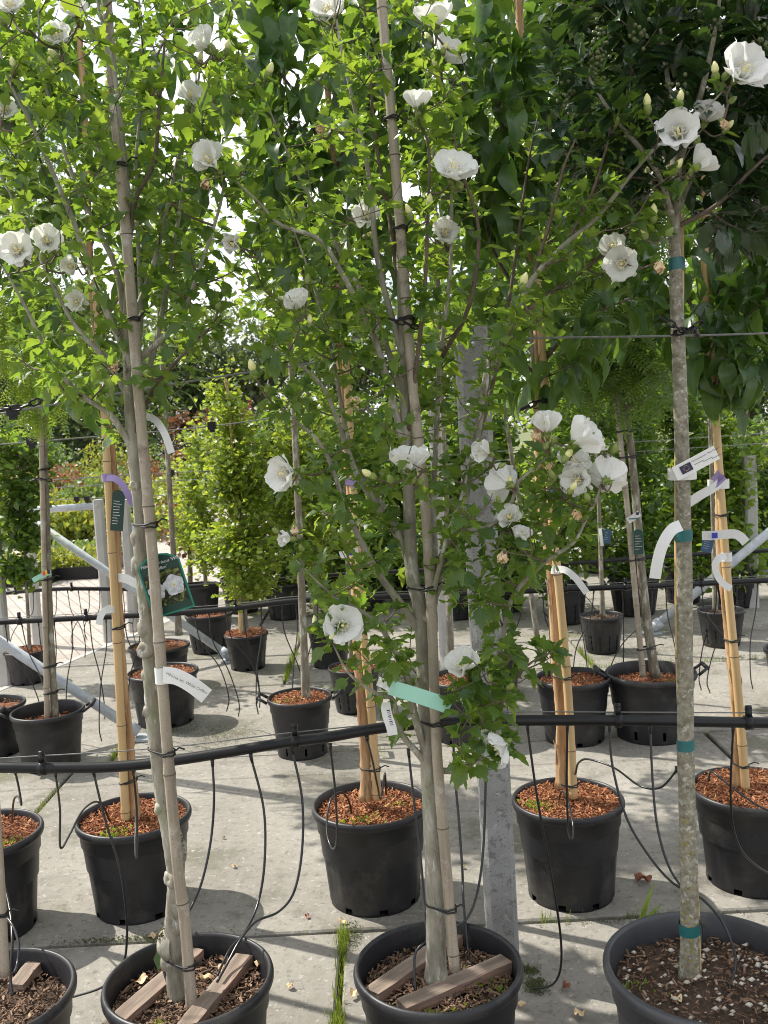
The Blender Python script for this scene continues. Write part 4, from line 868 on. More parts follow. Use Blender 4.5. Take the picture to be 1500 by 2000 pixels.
# ------------------------------------------------------------------ holly-leaved tree on the lichened trunk
YC = 2.10
rootC = thing('holly_tree', 'dark glossy holly-leaved standard tree on a straight lichened grey trunk', 'tree', at(1347, 1900, YC)*np.array([1, 1, 0])+np.array([0, 0, .27]))
Q = trunk_path([(1347, 1915), (1346, 1700), (1340, 1500), (1338, 1300), (1335, 1000), (1328, 750), (1322, 600), (1318, 450), (1320, 330), (1330, 200)], YC, .015)
rad = rad_along(Q, .0220, .0120, .25, .04); m = MB(); m.tube(Q, rad, 16, knob=.012)
knobs(m, Q, rad, [(.42, 5.0, .6), (.55, 4.8, .7), (.30, 4.6, .45)])
m.build('trunk', 'bark_holly', rootC); QC = Q
lm = MB()
for _ in range(90):
    t = abs(rnd.gauss(0, .10)); i = min(len(Q)-1, int(t*len(Q)*.75)+3); a = rnd.uniform(-2.9, -.2); d = np.array([math.cos(a), math.sin(a), 0]); s_ = rnd.uniform(.0015, .005)
    x_ = np.array([-d[1], d[0], 0]); c = Q[i]+d*(rad[i]*1.035)+np.array([0, 0, rnd.uniform(-.007, .007)])
    lm.add([c+x_*s_*math.cos(q)*rnd.uniform(.6, 1.2)+np.array([0, 0, 1])*s_*math.sin(q)*rnd.uniform(.6, 1.2)+d*.0006*(1 if q % 2 else -1)*0 for q in np.linspace(0, 5.2, 6)], [[0, 1, 2, 3, 4, 5]])
o = lm.build('lichen', 'lichen', rootC, smooth=False); o['kind'] = 'stuff'
cc = Crown(rootC, 'bark_holly'); cc.size = (.055, .080); cc.step = .013; cc.droop = .1; cc.cluster = (1, 3)
base = at(1320, 330, YC)
for pts, r0 in [([(1318, 440, 2.10), (1280, 330, 2.02), (1200, 230, 1.98), (1130, 120, 1.97)], .008), ([(1318, 420, 2.1), (1360, 330, 2.15), (1430, 230, 2.2), (1500, 150, 2.2)], .008), ([(1320, 360, 2.1), (1310, 200, 2.1), (1290, 60, 2.12), (1280, -80, 2.12)], .008), ([(1322, 330, 2.1), (1370, 180, 2.02), (1400, 40, 1.98), (1410, -60, 1.96)], .008), ([(1318, 430, 2.1), (1270, 350, 2.25), (1190, 250, 2.35), (1120, 180, 2.4)], .007), ([(1320, 380, 2.1), (1390, 300, 2.3), (1460, 180, 2.4)], .007), ([(1318, 445, 2.1), (1400, 400, 2.05), (1470, 330, 2.02), (1530, 280, 2.0)], .006), ([(1320, 350, 2.1), (1260, 230, 2.2), (1220, 80, 2.25), (1200, -60, 2.25)], .007)]:
    cc.branch(pxpath(pts, YC), r0, .0022)
polyC = [(1060, -80), (1560, -80), (1560, 420), (1450, 470), (1380, 440), (1290, 430), (1200, 380), (1120, 320), (1060, 250)]
cc.fill(targets(190, polyC, 2.02, 2.5), .40)
for (px, py, Y) in [(1160, 105, 1.96), (1172, 70, 1.98), (1215, 320, 2.0), (1328, 175, 1.96), (1400, 35, 1.98), (1390, 50, 1.98), (1485, 75, 1.96), (1250, 65, 1.97), (1110, 190, 2.0), (1170, 125, 1.97)]:
    c0 = at(px, py, Y); b = MB()
    for _ in range(16):
        q = c0+np.array([rnd.gauss(0, .010), rnd.gauss(0, .010), rnd.gauss(0, .016)]); k = .0045
        b.tube([q+np.array([0, 0, z_*k]) for z_ in (-1, -.7, 0, .7, 1)], [k*.12, k*.72, k, k*.72, k*.12], 8)
    o = b.build('berry_cluster', 'berry', rootC); o['kind'] = 'stuff'
cc.finish(T_HOLLY, 'holly_leaf')
co, cq = cane([(1364, 1905, 2.11), (1356, 1700, 2.12), (1348, 1560, 2.135), (1330, 1400, 2.14), (1324, 1200, 2.14), (1323, 1000, 2.135), (1324, 850, 2.135), (1330, 600, 2.14), (1330, 420, 2.14)], 2.13, .0082, 'cane_new', 'slim golden cane taped behind the lichened trunk')
for py in (1808, 1450, 1043, 512):
    z = at(1338, py, 2.105)[2]; rr = .0232 if py > 1600 else (.0195 if py > 1200 else .0178 if py > 800 else .0145)
    t = MB(); P = hull([(*cut(QC, z), rr*1.04), (*cut(cq, z), .0085)], 30); h = .0125
    t.add([(p[0], p[1], z-h+.10*(p[0]-P[0][0])) for p in P]+[(p[0], p[1], z+h+.08*(p[0]-P[0][0])) for p in P], [[i, i+1, 32+i, 31+i] for i in range(30)]); t.build('tape', 'teal', co)

# ------------------------------------------------------------------ seven-son trees with peeling bark, second row
PQ = []
def peel_tree(label, tr, Y, r0, branches, poly, ntar, Yr, seed):
    P0 = at(tr[0][0], tr[0][1], Y); root = thing('peeling_bark_tree', label, 'tree', P0, 'peeling-bark trees of the second row')
    Q = trunk_path(tr, Y, .02); n = len(Q); Q = Q+np.stack([.006*np.sin(np.linspace(0, 17, n)+seed), .004*np.cos(np.linspace(0, 13, n)+seed), np.zeros(n)], 1)
    rad = rad_along(Q, r0, r0*.55, .45, .14); m = MB(); m.tube(Q, rad, 12, knob=.06)
    m.build('trunk', 'bark_peel', root)
    st = MB()                             # strips of bark standing off the stem
    for _ in range(16):
        i = rnd.randrange(2, n-6); a = rnd.uniform(0, 6.28); d = np.array([math.cos(a), math.sin(a), 0]); s_ = np.array([-d[1], d[0], 0])*rnd.uniform(.003, .007); k = rnd.randint(2, 4)
        V = []
        for j in range(k+1): V += [Q[i+j]+d*(rad[i+j]*1.02+.009*(j/k)**2)-s_*(1-.5*j/k), Q[i+j]+d*(rad[i+j]*1.02+.009*(j/k)**2)+s_*(1-.5*j/k)]
        st.add(V, [[2*j, 2*j+1, 2*j+3, 2*j+2] for j in range(k)])
    o = st.build('bark_strips', 'bark_peel', root); o['kind'] = 'stuff'
    cr = Crown(root, 'bark_peel', 'bark_twig'); cr.size = (.12, .180); cr.step = .047; cr.droop = 1.25; cr.cluster = (1, 2)
    for b in branches: cr.branch(pxpath(b, Y), .0065, .002, leafy=.3)
    cr.fill(targets(ntar, poly, *Yr), .65, .004)
    cr.finish(T_HEPT, 'hept_leaf', 300); PQ.append(Q)
    return root
peel_tree('peeling-bark tree leaning beside the cane with the purple ribbon', [(264, 1605), (252, 1500), (241, 1350), (236, 1200), (228, 1050), (215, 900), (203, 800), (190, 650), (176, 450), (160, 200), (150, -60)], 3.17, .0175,
    [[(200, 760, 3.17), (120, 640, 3.1), (60, 560, 3.05), (30, 520, 3.0)], [(190, 650, 3.17), (280, 500, 3.2), (370, 330, 3.2), (430, 150, 3.2)], [(185, 560, 3.17), (110, 400, 3.2), (60, 250, 3.2), (20, 80, 3.2)], [(170, 380, 3.17), (250, 220, 3.1), (330, 60, 3.1), (380, -60, 3.1)]],
    [(-60, -100), (440, -100), (430, 300), (330, 560), (190, 760), (60, 800), (-40, 700)], 46, (3.0, 3.5), 0)
peel_tree('peeling-bark tree behind the low-branching hibiscus, left of the concrete post', [(712, 1560), (712, 1450), (705, 1300), (694, 1150), (686, 1000), (676, 850), (668, 700), (660, 550), (650, 350), (640, 100), (635, -60)], 3.14, .0185,
    [[(668, 700, 3.14), (600, 560, 3.0), (560, 380, 2.95), (530, 230, 2.95)], [(660, 560, 3.14), (590, 380, 3.1), (560, 180, 3.05), (540, 20, 3.05)], [(662, 600, 3.14), (740, 430, 3.2), (790, 260, 3.2), (800, 100, 3.2)], [(655, 420, 3.14), (600, 220, 3.1), (480, 60, 3.05), (440, -40, 3.05)], [(650, 350, 3.14), (720, 150, 3.1), (740, 0, 3.1)]],
    [(400, -80), (830, -80), (820, 300), (780, 520), (640, 600), (520, 560), (500, 300)], 60, (2.85, 3.4), 2)
peel_tree('wavy peeling-bark tree whose stem rises right of the concrete post', [(1100, 1535), (1098, 1400), (1084, 1280), (1078, 1150), (1063, 1000), (1056, 900), (1054, 750), (1044, 600), (1036, 430), (1028, 250), (1012, 60), (1005, -60)], 3.10, .0185,
    [[(1050, 720, 3.1), (1120, 640, 3.0), (1190, 600, 2.95), (1240, 580, 2.95)], [(1046, 620, 3.1), (960, 480, 3.1), (930, 300, 3.1), (900, 140, 3.1)], [(1040, 520, 3.1), (1120, 400, 3.2), (1180, 260, 3.2)], [(1034, 400, 3.1), (980, 240, 3.05), (950, 80, 3.05), (940, -40, 3.05)], [(1030, 300, 3.1), (1070, 150, 3.1), (1090, 0, 3.1)], [(1052, 740, 3.1), (980, 660, 3.05), (930, 600, 3.0)]],
    [(870, -80), (1120, -80), (1110, 200), (1180, 420), (1240, 560), (1230, 680), (1120, 740), (980, 700), (900, 560), (880, 280)], 78, (2.85, 3.4), 4)
peel_tree('knotty peeling-bark tree with several white labels at the right', [(1444, 1535), (1431, 1350), (1421, 1200), (1407, 1050), (1402, 950), (1396, 850), (1387, 700), (1381, 550), (1372, 350), (1360, 100)], 3.13, .0170,
    [[(1388, 720, 3.13), (1440, 640, 3.0), (1500, 580, 2.95)], [(1385, 640, 3.13), (1320, 560, 3.05), (1270, 520, 3.0)], [(1383, 600, 3.13), (1450, 500, 3.1), (1520, 420, 3.1)], [(1390, 780, 3.13), (1410, 730, 3.05), (1440, 720, 3.0)]],
    [(1250, 430), (1400, 400), (1560, 400), (1560, 640), (1500, 720), (1400, 740), (1300, 620), (1250, 580)], 46, (2.85, 3.35), 6)
for ti, (pts, Y, lab, ties) in enumerate([
    ([(246, 1608), (236, 1400), (226, 1200), (214, 1000), (206, 850), (196, 700), (186, 560)], 3.145, 'golden bamboo cane carrying a purple ribbon and dark green tag', [(240, 1527), (229, 1225), (206, 857)]),
    ([(737, 1562), (726, 1400), (706, 1200), (693, 1000), (681, 800), (671, 650), (656, 450)], 3.115, 'golden bamboo cane beside the stem behind the pale green ribbon', [(718, 1502), (702, 1228), (686, 945)]),
    ([(1120, 1558), (1109, 1350), (1092, 1150), (1077, 1000), (1067, 800), (1057, 650), (1048, 450)], 3.065, 'golden bamboo cane on the wavy stem right of the post', [(1105, 1533), (1105, 1323), (1064, 795)]),
    ([(1457, 1545), (1441, 1350), (1422, 1150), (1407, 950), (1397, 800), (1386, 650), (1372, 450)], 3.10, 'golden bamboo cane with white labels on the knotty stem at right', [(1450, 1495), (1432, 1250), (1404, 1005), (1391, 750)])]):
    co, cq = cane(pts, Y, .0150, 'cane_new', lab)
    for (px, py) in ties: tie(co, at(px, py, Y)[2], [(cq, .0142), (PQ[ti], .0165)], tail=.03)

# ------------------------------------------------------------------ trees behind
def bg_tree(name, label, tr, Y, r0, bark, crowns, T, mat, size, group=None, cane_pts=None, droop=.2, twig_up=.6, nparts=0):
    """crowns: (px, py, Y, rx, ry, rz in metres, leaves)"""
    P0 = at(tr[0][0], tr[0][1], Y); root = thing(name, label, 'tree', P0, group)
    Q = trunk_path(tr, Y, .04); rad = rad_along(Q, r0, r0*.45, .25, .06); m = MB(); m.tube(Q, rad, 10, knob=.03); m.build('trunk', bark, root); global LQ; LQ = Q
    tw = MB(); items = []
    for (px, py, cy, rx, ry, rz, n) in crowns:
        c = at(px, py, cy); k = max(6, n//26)
        for _ in range(k):
            v = rng.normal(size=3); v = unit(v)*rnd.random()**.45*np.array([rx, ry, rz]); T_ = c+v
            # attach to the stem a little lower down
            dz = np.abs(Q[:, 2]-(T_[2]-.5*np.hypot(v[0], v[1])-.05)); a = Q[int(np.argmin(dz))]
            W = smoothp([a, a*.45+T_*.55+np.array([0, 0, -.05*np.linalg.norm(T_-a)]), T_], 4); tw.tube(W, np.linspace(max(.002, r0*.22), .0012, len(W)), 4)
            for _ in range(n//k):
                t = rnd.uniform(.35, 1.05); j = min(len(W)-1, t*(len(W)-1)); i = int(min(len(W)-2, j)); p = W[i]+(W[i+1]-W[i])*(j-i)+rng.normal(0, .045*max(1, rx/.4), 3)
                d = unit(np.array([rnd.gauss(0, 1), rnd.gauss(0, 1), rnd.gauss(-droop, .6)])); nn = unit(np.array([rnd.gauss(0, .7), rnd.gauss(0, .7), 1]))
                items.append((p, d, nn, rnd.uniform(*size)))
    if tw.n: o = tw.build('twigs', bark, root); o['kind'] = 'stuff'
    cw = thing  # noqa
    leaves(root, T, mat, items, nparts, mass='crown')
    return root
# third row
bg_tree('locust_tree', 'feathery light green tree on a flecked stem in a two-handled pot at left', [(107, 1400), (97, 1200), (91, 1000), (86, 850), (80, 700), (70, 450), (60, 150)], 4.67, .019, 'bark_grey',
    [(50, 620, 4.7, .40, .40, .45, 800), (40, 350, 4.7, .40, .4, .4, 300)], T_PIN, 'lime_leaf', (.11, .18), droop=.5)
co, cq = cane([(92, 1405), (86, 1100), (79, 800), (72, 600)], 4.64, .0135, 'cane_old', 'pale straight cane beside the flecked stem at left')
for py in (1300, 1352, 1130, 915): tie(co, at(95, py, 4.655)[2], [(cq, .0128), (LQ, .018)], tail=.04, r2=.003)
bg_tree('slim_tree', 'light green tree on one slim mottled stem in a two-handled pot', [(598, 1370), (591, 1200), (583, 1000), (576, 850), (568, 700), (560, 550), (550, 300), (540, 50)], 4.65, .020, 'bark_grey',
    [(560, 520, 4.7, .40, .4, .45, 700), (545, 250, 4.7, .4, .4, .4, 300)], T_OVAL, 'lime_leaf', (.05, .08))
bg_tree('feathery_tree', 'feathery green tree on a leaning white-flecked stem in the largest pot', [(1280, 1322), (1262, 1200), (1250, 1080), (1240, 950), (1224, 800), (1205, 600), (1180, 300), (1160, 0)], 4.66, .023, 'bark_grey',
    [(1215, 640, 4.6, .36, .36, .36, 1000), (1190, 360, 4.65, .45, .4, .5, 1000), (1160, 60, 4.65, .5, .4, .5, 900)], T_PIN, 'horn_leaf', (.12, .19), droop=.4)
co, cq = cane([(1256, 1322), (1240, 1150), (1226, 1000), (1206, 800), (1194, 650), (1185, 520)], 4.63, .0150, 'cane_old', 'pinkish grey cane leaning with the white-flecked stem')
for (px, py) in [(1262, 1265), (1238, 1092), (1212, 842), (1220, 892)]: tie(co, at(px, py, 4.645)[2], [(cq, .0142), (LQ, .020)], tail=.04, r2=.003)
bg_tree('slim_tree', 'light green tree rising from the plain pot beside the largest pot', [(1083, 1335), (1080, 1270), (1070, 1100), (1050, 850), (1035, 600), (1020, 300), (1010, 0)], 4.75, .016, 'bark_grey',
    [(1030, 420, 4.8, .45, .4, .6, 800), (1015, 60, 4.8, .5, .4, .55, 700)], T_OVAL, 'lime_leaf', (.05, .08))
bg_tree('slim_tree', 'light green tree standing behind the concrete post', [(880, 1300), (872, 1000), (860, 700), (850, 400), (835, 50)], 4.78, .017, 'bark_grey',
    [(860, 520, 4.85, .45, .4, .5, 800), (850, 200, 4.85, .4, .4, .4, 250)], T_OVAL, 'lime_leaf', (.05, .08))
bg_tree('slim_tree', 'light green tree on a pale stem behind the pot on moss', [(350, 1240), (340, 1100), (325, 850), (310, 600), (290, 300), (280, 50)], 6.1, .02, 'bark_grey',
    [(310, 500, 6.1, .45, .5, .6, 500)], T_OVAL, 'lime_leaf', (.055, .085))
bg_tree('slim_tree', 'green tree on two leaning grey stems in a slotted pot', [(1056, 1290), (1040, 1180), (1020, 1020), (990, 830), (960, 600), (930, 300)], 5.55, .017, 'bark_grey',
    [(970, 600, 5.6, .45, .4, .5, 1100), (940, 250, 5.6, .5, .4, .6, 700)], T_OVAL, 'horn_leaf', (.05, .08))
bg_tree('slim_tree', 'green tree rising from the slotted pot behind the bamboo', [(688, 1295), (682, 1150), (672, 900), (662, 600), (650, 300)], 5.35, .017, 'bark_grey',
    [(700, 900, 5.5, .30, .3, .35, 900), (655, 600, 5.5, .4, .4, .45, 700)], T_OVAL, 'horn_leaf', (.05, .075))
bg_tree('slim_tree', 'leafy tree of the second-row pot cut by the picture edge', [(-25, 1590), (-40, 1300), (-60, 900), (-90, 400), (-110, 0)], 3.08, .018, 'bark_peel',
    [(-150, 250, 3.1, .38, .38, .5, 420), (-170, -150, 3.1, .42, .4, .5, 420)], T_HEPT, 'hept_leaf', (.10, .15), droop=.7)
bg_tree('slim_tree', 'leafy tree of the third-row pot at the picture edge', [(-18, 1380), (-30, 1100), (-45, 700), (-60, 300)], 4.9, .018, 'bark_grey',
    [(-70, 400, 4.9, .5, .45, .6, 1200), (-80, -40, 4.9, .5, .45, .6, 900)], T_OVAL, 'horn_leaf', (.05, .08))
bg_tree('slim_tree', 'light green tree of the pot at the picture edge beyond the grassy slab joint', [(1530, 1290), (1526, 1100), (1520, 850), (1512, 600)], 5.05, .016, 'bark_grey',
    [(1560, 560, 5.05, .34, .35, .42, 700), (1580, 260, 5.05, .40, .4, .45, 700)], T_OVAL, 'lime_leaf', (.05, .075))
# ginkgos and the trees of the back rows
bg_tree('ginkgo_tree', 'bright yellow-green column-shaped ginkgo in an orange-mulched pot', [(480, 1240), (474, 1150), (468, 1000), (455, 850), (442, 740)], 6.47, .022, 'bark_grey',
    [(478, 1050, 6.45, .36, .33, .40, 2600), (462, 900, 6.47, .33, .3, .36, 2000), (445, 800, 6.47, .20, .2, .28, 700)], T_FAN, 'ginkgo_leaf', (.035, .055), group='yellow-green ginkgo trees')
cane([(470, 1240), (462, 1000), (448, 800), (440, 740)], 6.42, .012, 'cane_new', 'golden cane standing inside the bright yellow-green ginkgo')
bg_tree('ginkgo_tree', 'yellowish ginkgo showing behind the slim mottled stem', [(618, 1225), (612, 1050), (603, 850), (600, 740)], 6.45, .020, 'bark_grey',
    [(600, 1010, 6.5, .30, .3, .38, 2000), (592, 850, 6.5, .30, .3, .34, 1500)], T_FAN, 'ginkgo_leaf', (.035, .055), group='yellow-green ginkgo trees')
bg_tree('ginkgo_tree', 'slender ginkgo with yellow tips behind the knobbly trunk', [(405, 1225), (395, 1000), (380, 830)], 8.3, .022, 'bark_grey',
    [(385, 1000, 8.3, .38, .36, .55, 2000), (385, 880, 8.3, .26, .3, .3, 800)], T_FAN, 'ginkgo_leaf', (.04, .06), group='yellow-green ginkgo trees')
bg_tree('tiered_tree', 'small tree with leaf tiers clipped along its cane by the end post', [(58, 1270), (52, 1150), (46, 1050), (40, 950), (38, 880)], 6.4, .013, 'bark_grey',
    [(38, 1105, 6.4, .17, .15, .07, 420), (45, 1035, 6.4, .20, .18, .09, 520), (25, 960, 6.4, .25, .2, .12, 700), (20, 870, 6.4, .35, .3, .25, 1000)], T_OVAL, 'horn_leaf', (.045, .07))
bg_tree('slim_tree', 'dark green tree rising from the slotted pot with a blue tag', [(1177, 1205), (1172, 1050), (1165, 900), (1150, 650)], 6.41, .017, 'bark_grey',
    [(1140, 760, 6.5, .35, .35, .4, 1100), (1130, 480, 6.5, .5, .4, .5, 1200)], T_OVAL, 'horn_leaf', (.05, .075))
bg_tree('slim_tree', 'green tree behind the wavy peeling trunk at right', [(1397, 1195), (1392, 1000), (1385, 800), (1375, 500)], 6.42, .017, 'bark_grey',
    [(1370, 620, 6.5, .40, .4, .45, 1200), (1360, 300, 6.5, .5, .4, .6, 1200)], T_OVAL, 'lime_leaf', (.05, .075))
HG = 'dense leafy trees of the shaded back row'
HX = [(1108, 1210, 7.45, 1), (1240, 1195, 7.65, 0), (1335, 1190, 8.05, 0), (1440, 1180, 7.75, 1), (1170, 1160, 9.8, 0), (1290, 1155, 9.6, 1), (1390, 1150, 9.4, 0), (1500, 1150, 9.6, 0), (990, 1210, 8.0, 0), (895, 1215, 7.85, 0), (640, 1195, 8.8, 1), (560, 1200, 8.25, 0), (722, 1200, 8.4, 0), (800, 1198, 8.9, 1), (690, 1178, 10.4, 0), (950, 1170, 10.4, 1), (860, 1172, 10.6, 0)]
HL = ['leafy green tree crowning the darkest back-row pot beyond the wavy stem', 'broad dense dark green tree behind the blue-tagged slim trunk', 'dense green tree behind the lichened trunk', 'dense green tree behind the rising galvanised brace', 'dark leafy tree filling the gap behind the blue tag', 'tall leafy tree far behind the pebble-filled pot', 'leafy tree of the last row behind the labelled stems', 'leafy tree of the last row next to the far post', 'leafy back-row tree right behind the concrete post', 'leafy back-row tree left behind the concrete post', 'leafy back-row tree between ginkgo and bamboo', 'leafy back-row tree directly behind the ginkgo', 'leafy back-row tree between the bamboo and the hibiscus trunk', 'pale green back-row tree behind the hibiscus trunk', 'last-row tree behind the bamboo', 'last-row tree right of the concrete post', 'last-row tree left of the concrete post']
for (hx, hl) in zip(HX, HL):
    px, py, Y, mt = hx; top = 560 if px > 1050 else 760
    if px > 1420: top = 800
    s_ = Y/7.5; mid = (py+top)/2-20; half = (py-40-top)/2*Y/FPX
    bg_tree('back_row_tree', hl, [(px, py), (px-8, (py+mid)/2), (px-18, mid), (px-40, top)], Y, .026, 'bark_dark',
        [(px-15, mid+ (py-mid)*.42, Y, .42*s_, .4, half*.5, 1500), (px-25, mid-(mid-top)*.35, Y, .40*s_, .4, half*.6, 1600)], T_OVAL, ['horn_leaf', 'lime_leaf'][mt], (.055, .085), group=HG)
bg_tree('copper_tree', 'slender reddish-brown tree behind the ginkgo tops', [(490, 1190), (490, 1000), (488, 800)], 9.6, .03, 'bark_dark', [(500, 860, 9.6, .35, .3, .45, 900), (500, 1000, 9.6, .4, .3, .4, 700)], T_OVAL, 'copper_leaf', (.05, .08))
bg_tree('copper_tree', 'slender bronze tree showing left of the ginkgo tops', [(372, 1180), (370, 1000), (365, 800)], 9.9, .03, 'bark_dark', [(368, 860, 9.9, .28, .3, .55, 800), (370, 1020, 9.9, .38, .3, .4, 700)], T_OVAL, 'copper_leaf', (.05, .08))
# big trees far off
FT = 'big trees beyond the plant beds'
for (px, Y, h, rx, lab) in [(60, 34, 7.5, 3.0, 'broad dark tree beyond the beds, seen left of the flecked stem'), (170, 30, 7.0, 2.6, 'spreading open-branched tree seen between the two left-hand canes'), (270, 36, 7.8, 3.0, 'round dark tree seen beside the knobbly trunk'), (-60, 30, 7, 3, 'broad dark tree beyond the beds at the picture edge'), (380, 38, 7.5, 3, 'round dark tree far behind the ginkgos'), (520, 36, 7.5, 3, 'dark tree far behind the slim mottled stem'), (1330, 40, 7.5, 3.0, 'broad tree far behind the lichened trunk'), (1470, 34, 6.2, 2.4, 'broad tree far behind the right-hand fence post'), (1180, 38, 8, 3, 'broad tree far behind the blue-tagged trunk'), (900, 38, 8, 3, 'broad tree far behind the concrete post'), (700, 38, 8, 3, 'broad tree far behind the bamboo cane')]:
    b = gr(px, 900) if False else at(px, 900, Y); b = np.array([b[0], Y, 0]); x0, y0, _ = project(b); root = thing('far_tree', lab, 'tree', b, FT)
    m = MB(); m.tube([b, b+np.array([.1, 0, h*.25]), b+np.array([0, 0, h*.5]), b+np.array([.2, 0, h*.8])], [.28, .22, .16, .05], 8)
    limbs = []
    for i in range(7):
        a = i*.9+rnd.random(); s0 = b+np.array([0, 0, h*rnd.uniform(.2, .5)]); e = s0+np.array([math.cos(a)*rx*.8, math.sin(a)*rx*.6, h*.3]); m.tube(smoothp([s0, s0*.5+e*.5+np.array([0, 0, .3]), e], 4), np.linspace(.12, .03, 9), 6); limbs.append(e)
    m.build('trunk', 'bark_dark', root); items = []
    for i in range(85):
        v = unit(rng.normal(size=3))*rnd.random()**.4*np.array([rx, rx*.8, h*.40]); c = b+np.array([0, 0, h*.50])+v; k = rnd.uniform(.35, .75)
        for _ in range(60):
            q = c+rng.normal(0, k, 3)*np.array([1, 1, .6]); items.append((q, unit(rng.normal(size=3)), unit(rng.normal(size=3)+np.array([0, 0, 1.2])), rnd.uniform(.16, .30)))
    leaves(root, T_DIA, 'far_leaf', items, 0, mass='crown')
# shrubs standing in the beds at left
SG = 'nursery shrubs standing in the far beds'
k = 0
SLAB = {'shrub_leaf': 'bright yellow-green shrub standing in the far nursery bed', 'shrub_dark': 'grey-green shrub standing in the far nursery bed', 'shrub_red': 'reddish shrub standing in the far nursery bed'}
for row, (Y, n, x0, x1, h) in enumerate([(16.0, 9, -60, 330, .55), (18.5, 9, -60, 330, .8), (21.5, 9, -60, 330, 1.0), (25, 8, -60, 330, 1.4)]):
    for i in range(n):
        px = x0+(x1-x0)*(i+.5)/n+rnd.uniform(-12, 12); p = at(px, 900, Y); b = np.array([p[0], Y+rnd.uniform(-.6, .6), -.02]); hh = h*rnd.uniform(.75, 1.25)
        mt = ['shrub_leaf', 'shrub_leaf', 'shrub_dark', 'shrub_leaf'][(i+row) % 4] if row != 2 else ['shrub_dark', 'shrub_red', 'shrub_leaf'][i % 3]
        root = thing('nursery_shrub', SLAB[mt].replace('far nursery bed', ['nursery bed nearest the brick road', 'second nursery bed beyond the road', 'third nursery bed beyond the road', 'farthest nursery bed below the big trees'][row]), 'shrub', b, SG+' (%s, row %d)' % (mt.split('_')[1], row+1)); m = MB()
        for _ in range(5): m.tube([b, b+np.array([rnd.gauss(0, .15), rnd.gauss(0, .15), hh*.7])], [.02, .008], 4)
        m.build('stem', 'bark_dark', root); items = []
        for _ in range(520):
            v = unit(rng.normal(size=3))*rnd.random()**.4*np.array([.62, .5, hh*.55]); items.append((b+np.array([0, 0, hh*.55])+v, unit(rng.normal(size=3)+np.array([0, 0, .4])), unit(rng.normal(size=3)+np.array([0, 0, 1])), rnd.uniform(.08, .16)))
        leaves(root, T_DIA, mt, items, 0, mass='crown')
# trays of low plants at the edge of the bed
for (px, py, lab, mt) in [(118, 1125, 'black tray of low yellow-green plants at the edge of the road', 'shrub_leaf'), (160, 1108, 'black tray of low plants behind the first tray', 'shrub_dark'), (20, 1138, 'small black tray of plants by the end post', 'shrub_leaf')]:
    p = gr(px, py); root = thing('plant_tray', lab, 'plant tray', (p[0], p[1], 0), 'trays of low plants'); b = np.array([p[0], p[1], 0]); m = MB(); wx = .55
    for (dx, dy, sx, sy) in [(0, -.3, 2*wx, .03), (0, .3, 2*wx, .03), (-wx, 0, .03, .6), (wx, 0, .03, .6)]: m.box(b+np.array([dx, dy, .06]), (sx, sy, .16))
    m.box(b+np.array([0, 0, .02]), (2*wx, .6, .03)); m.build('tray', 'plastic', root, smooth=False); items = []
    for _ in range(900): items.append((b+np.array([rnd.uniform(-wx, wx), rnd.uniform(-.28, .28), rnd.uniform(.08, .32)]), unit(rng.normal(size=3)+np.array([0, 0, .8])), unit(rng.normal(size=3)+np.array([0, 0, 1])), rnd.uniform(.05, .09)))
    leaves(root, T_DIA, mt, items, 0, mass='plants')

# ------------------------------------------------------------------ posts, braces
def post(x, y, w_, z1, label, mat, lean=(0, 0)):
    m = MB(); c = w_*.16; a = w_/2
    o8 = [(-a+c, -a), (a-c, -a), (a, -a+c), (a, a-c), (a-c, a), (-a+c, a), (-a, a-c), (-a, -a+c)]; zs = np.linspace(-.05, z1, 9)
    V = [(px+lean[0]*z, py+lean[1]*z, z) for z in zs for (px, py) in o8]
    m.add(V, [[i*8+j, i*8+(j+1) % 8, (i+1)*8+(j+1) % 8, (i+1)*8+j] for i in range(8) for j in range(8)]+[[64+j for j in range(8)]])
    root = thing('concrete_post', label, 'post', (x, y, 0), 'concrete posts'); m.build('shaft', mat, root, local=True, smooth=False)
    b = MB(); b.tube([(lean[0]*z1*.985, -a-.02, z1-.05), (lean[0]*z1*.985, a+.02, z1-.05)], .006, 6); b.build('bolt', 'zinc', root, local=True)
    return root
pb = gr(988, 1905); pt = at(918, 640, pb[1]+.05)
post(pb[0], pb[1]+.05, .090, pt[2], 'tall grey concrete post standing right behind the central front pot', 'post', ((pt[0]-pb[0])/pt[2], 0))
p5 = at(872, 1250, 5.0); post(p5[0], 5.0, .078, at(855, 800, 5.0)[2], 'pale concrete post seen behind the hibiscus stems', 'post_far')
for (px, py, w_, ty, lab) in [(12, 1335, .085, 985, 'pale concrete end post at the left picture edge'), (75, 1258, .075, 985, 'pale concrete post behind the flecked stem at left'), (213, 1250, .075, 975, 'pale concrete post behind the cane with the purple ribbon'), (262, 1230, .080, 975, 'pale concrete post just left of the knobbly trunk'), (1468, 1185, .10, 890, 'pale concrete post far right behind the leafy trees')]:
    p = gr(px, py); post(p[0], p[1], w_, at(px-10, ty, p[1])[2], lab, 'post_far')
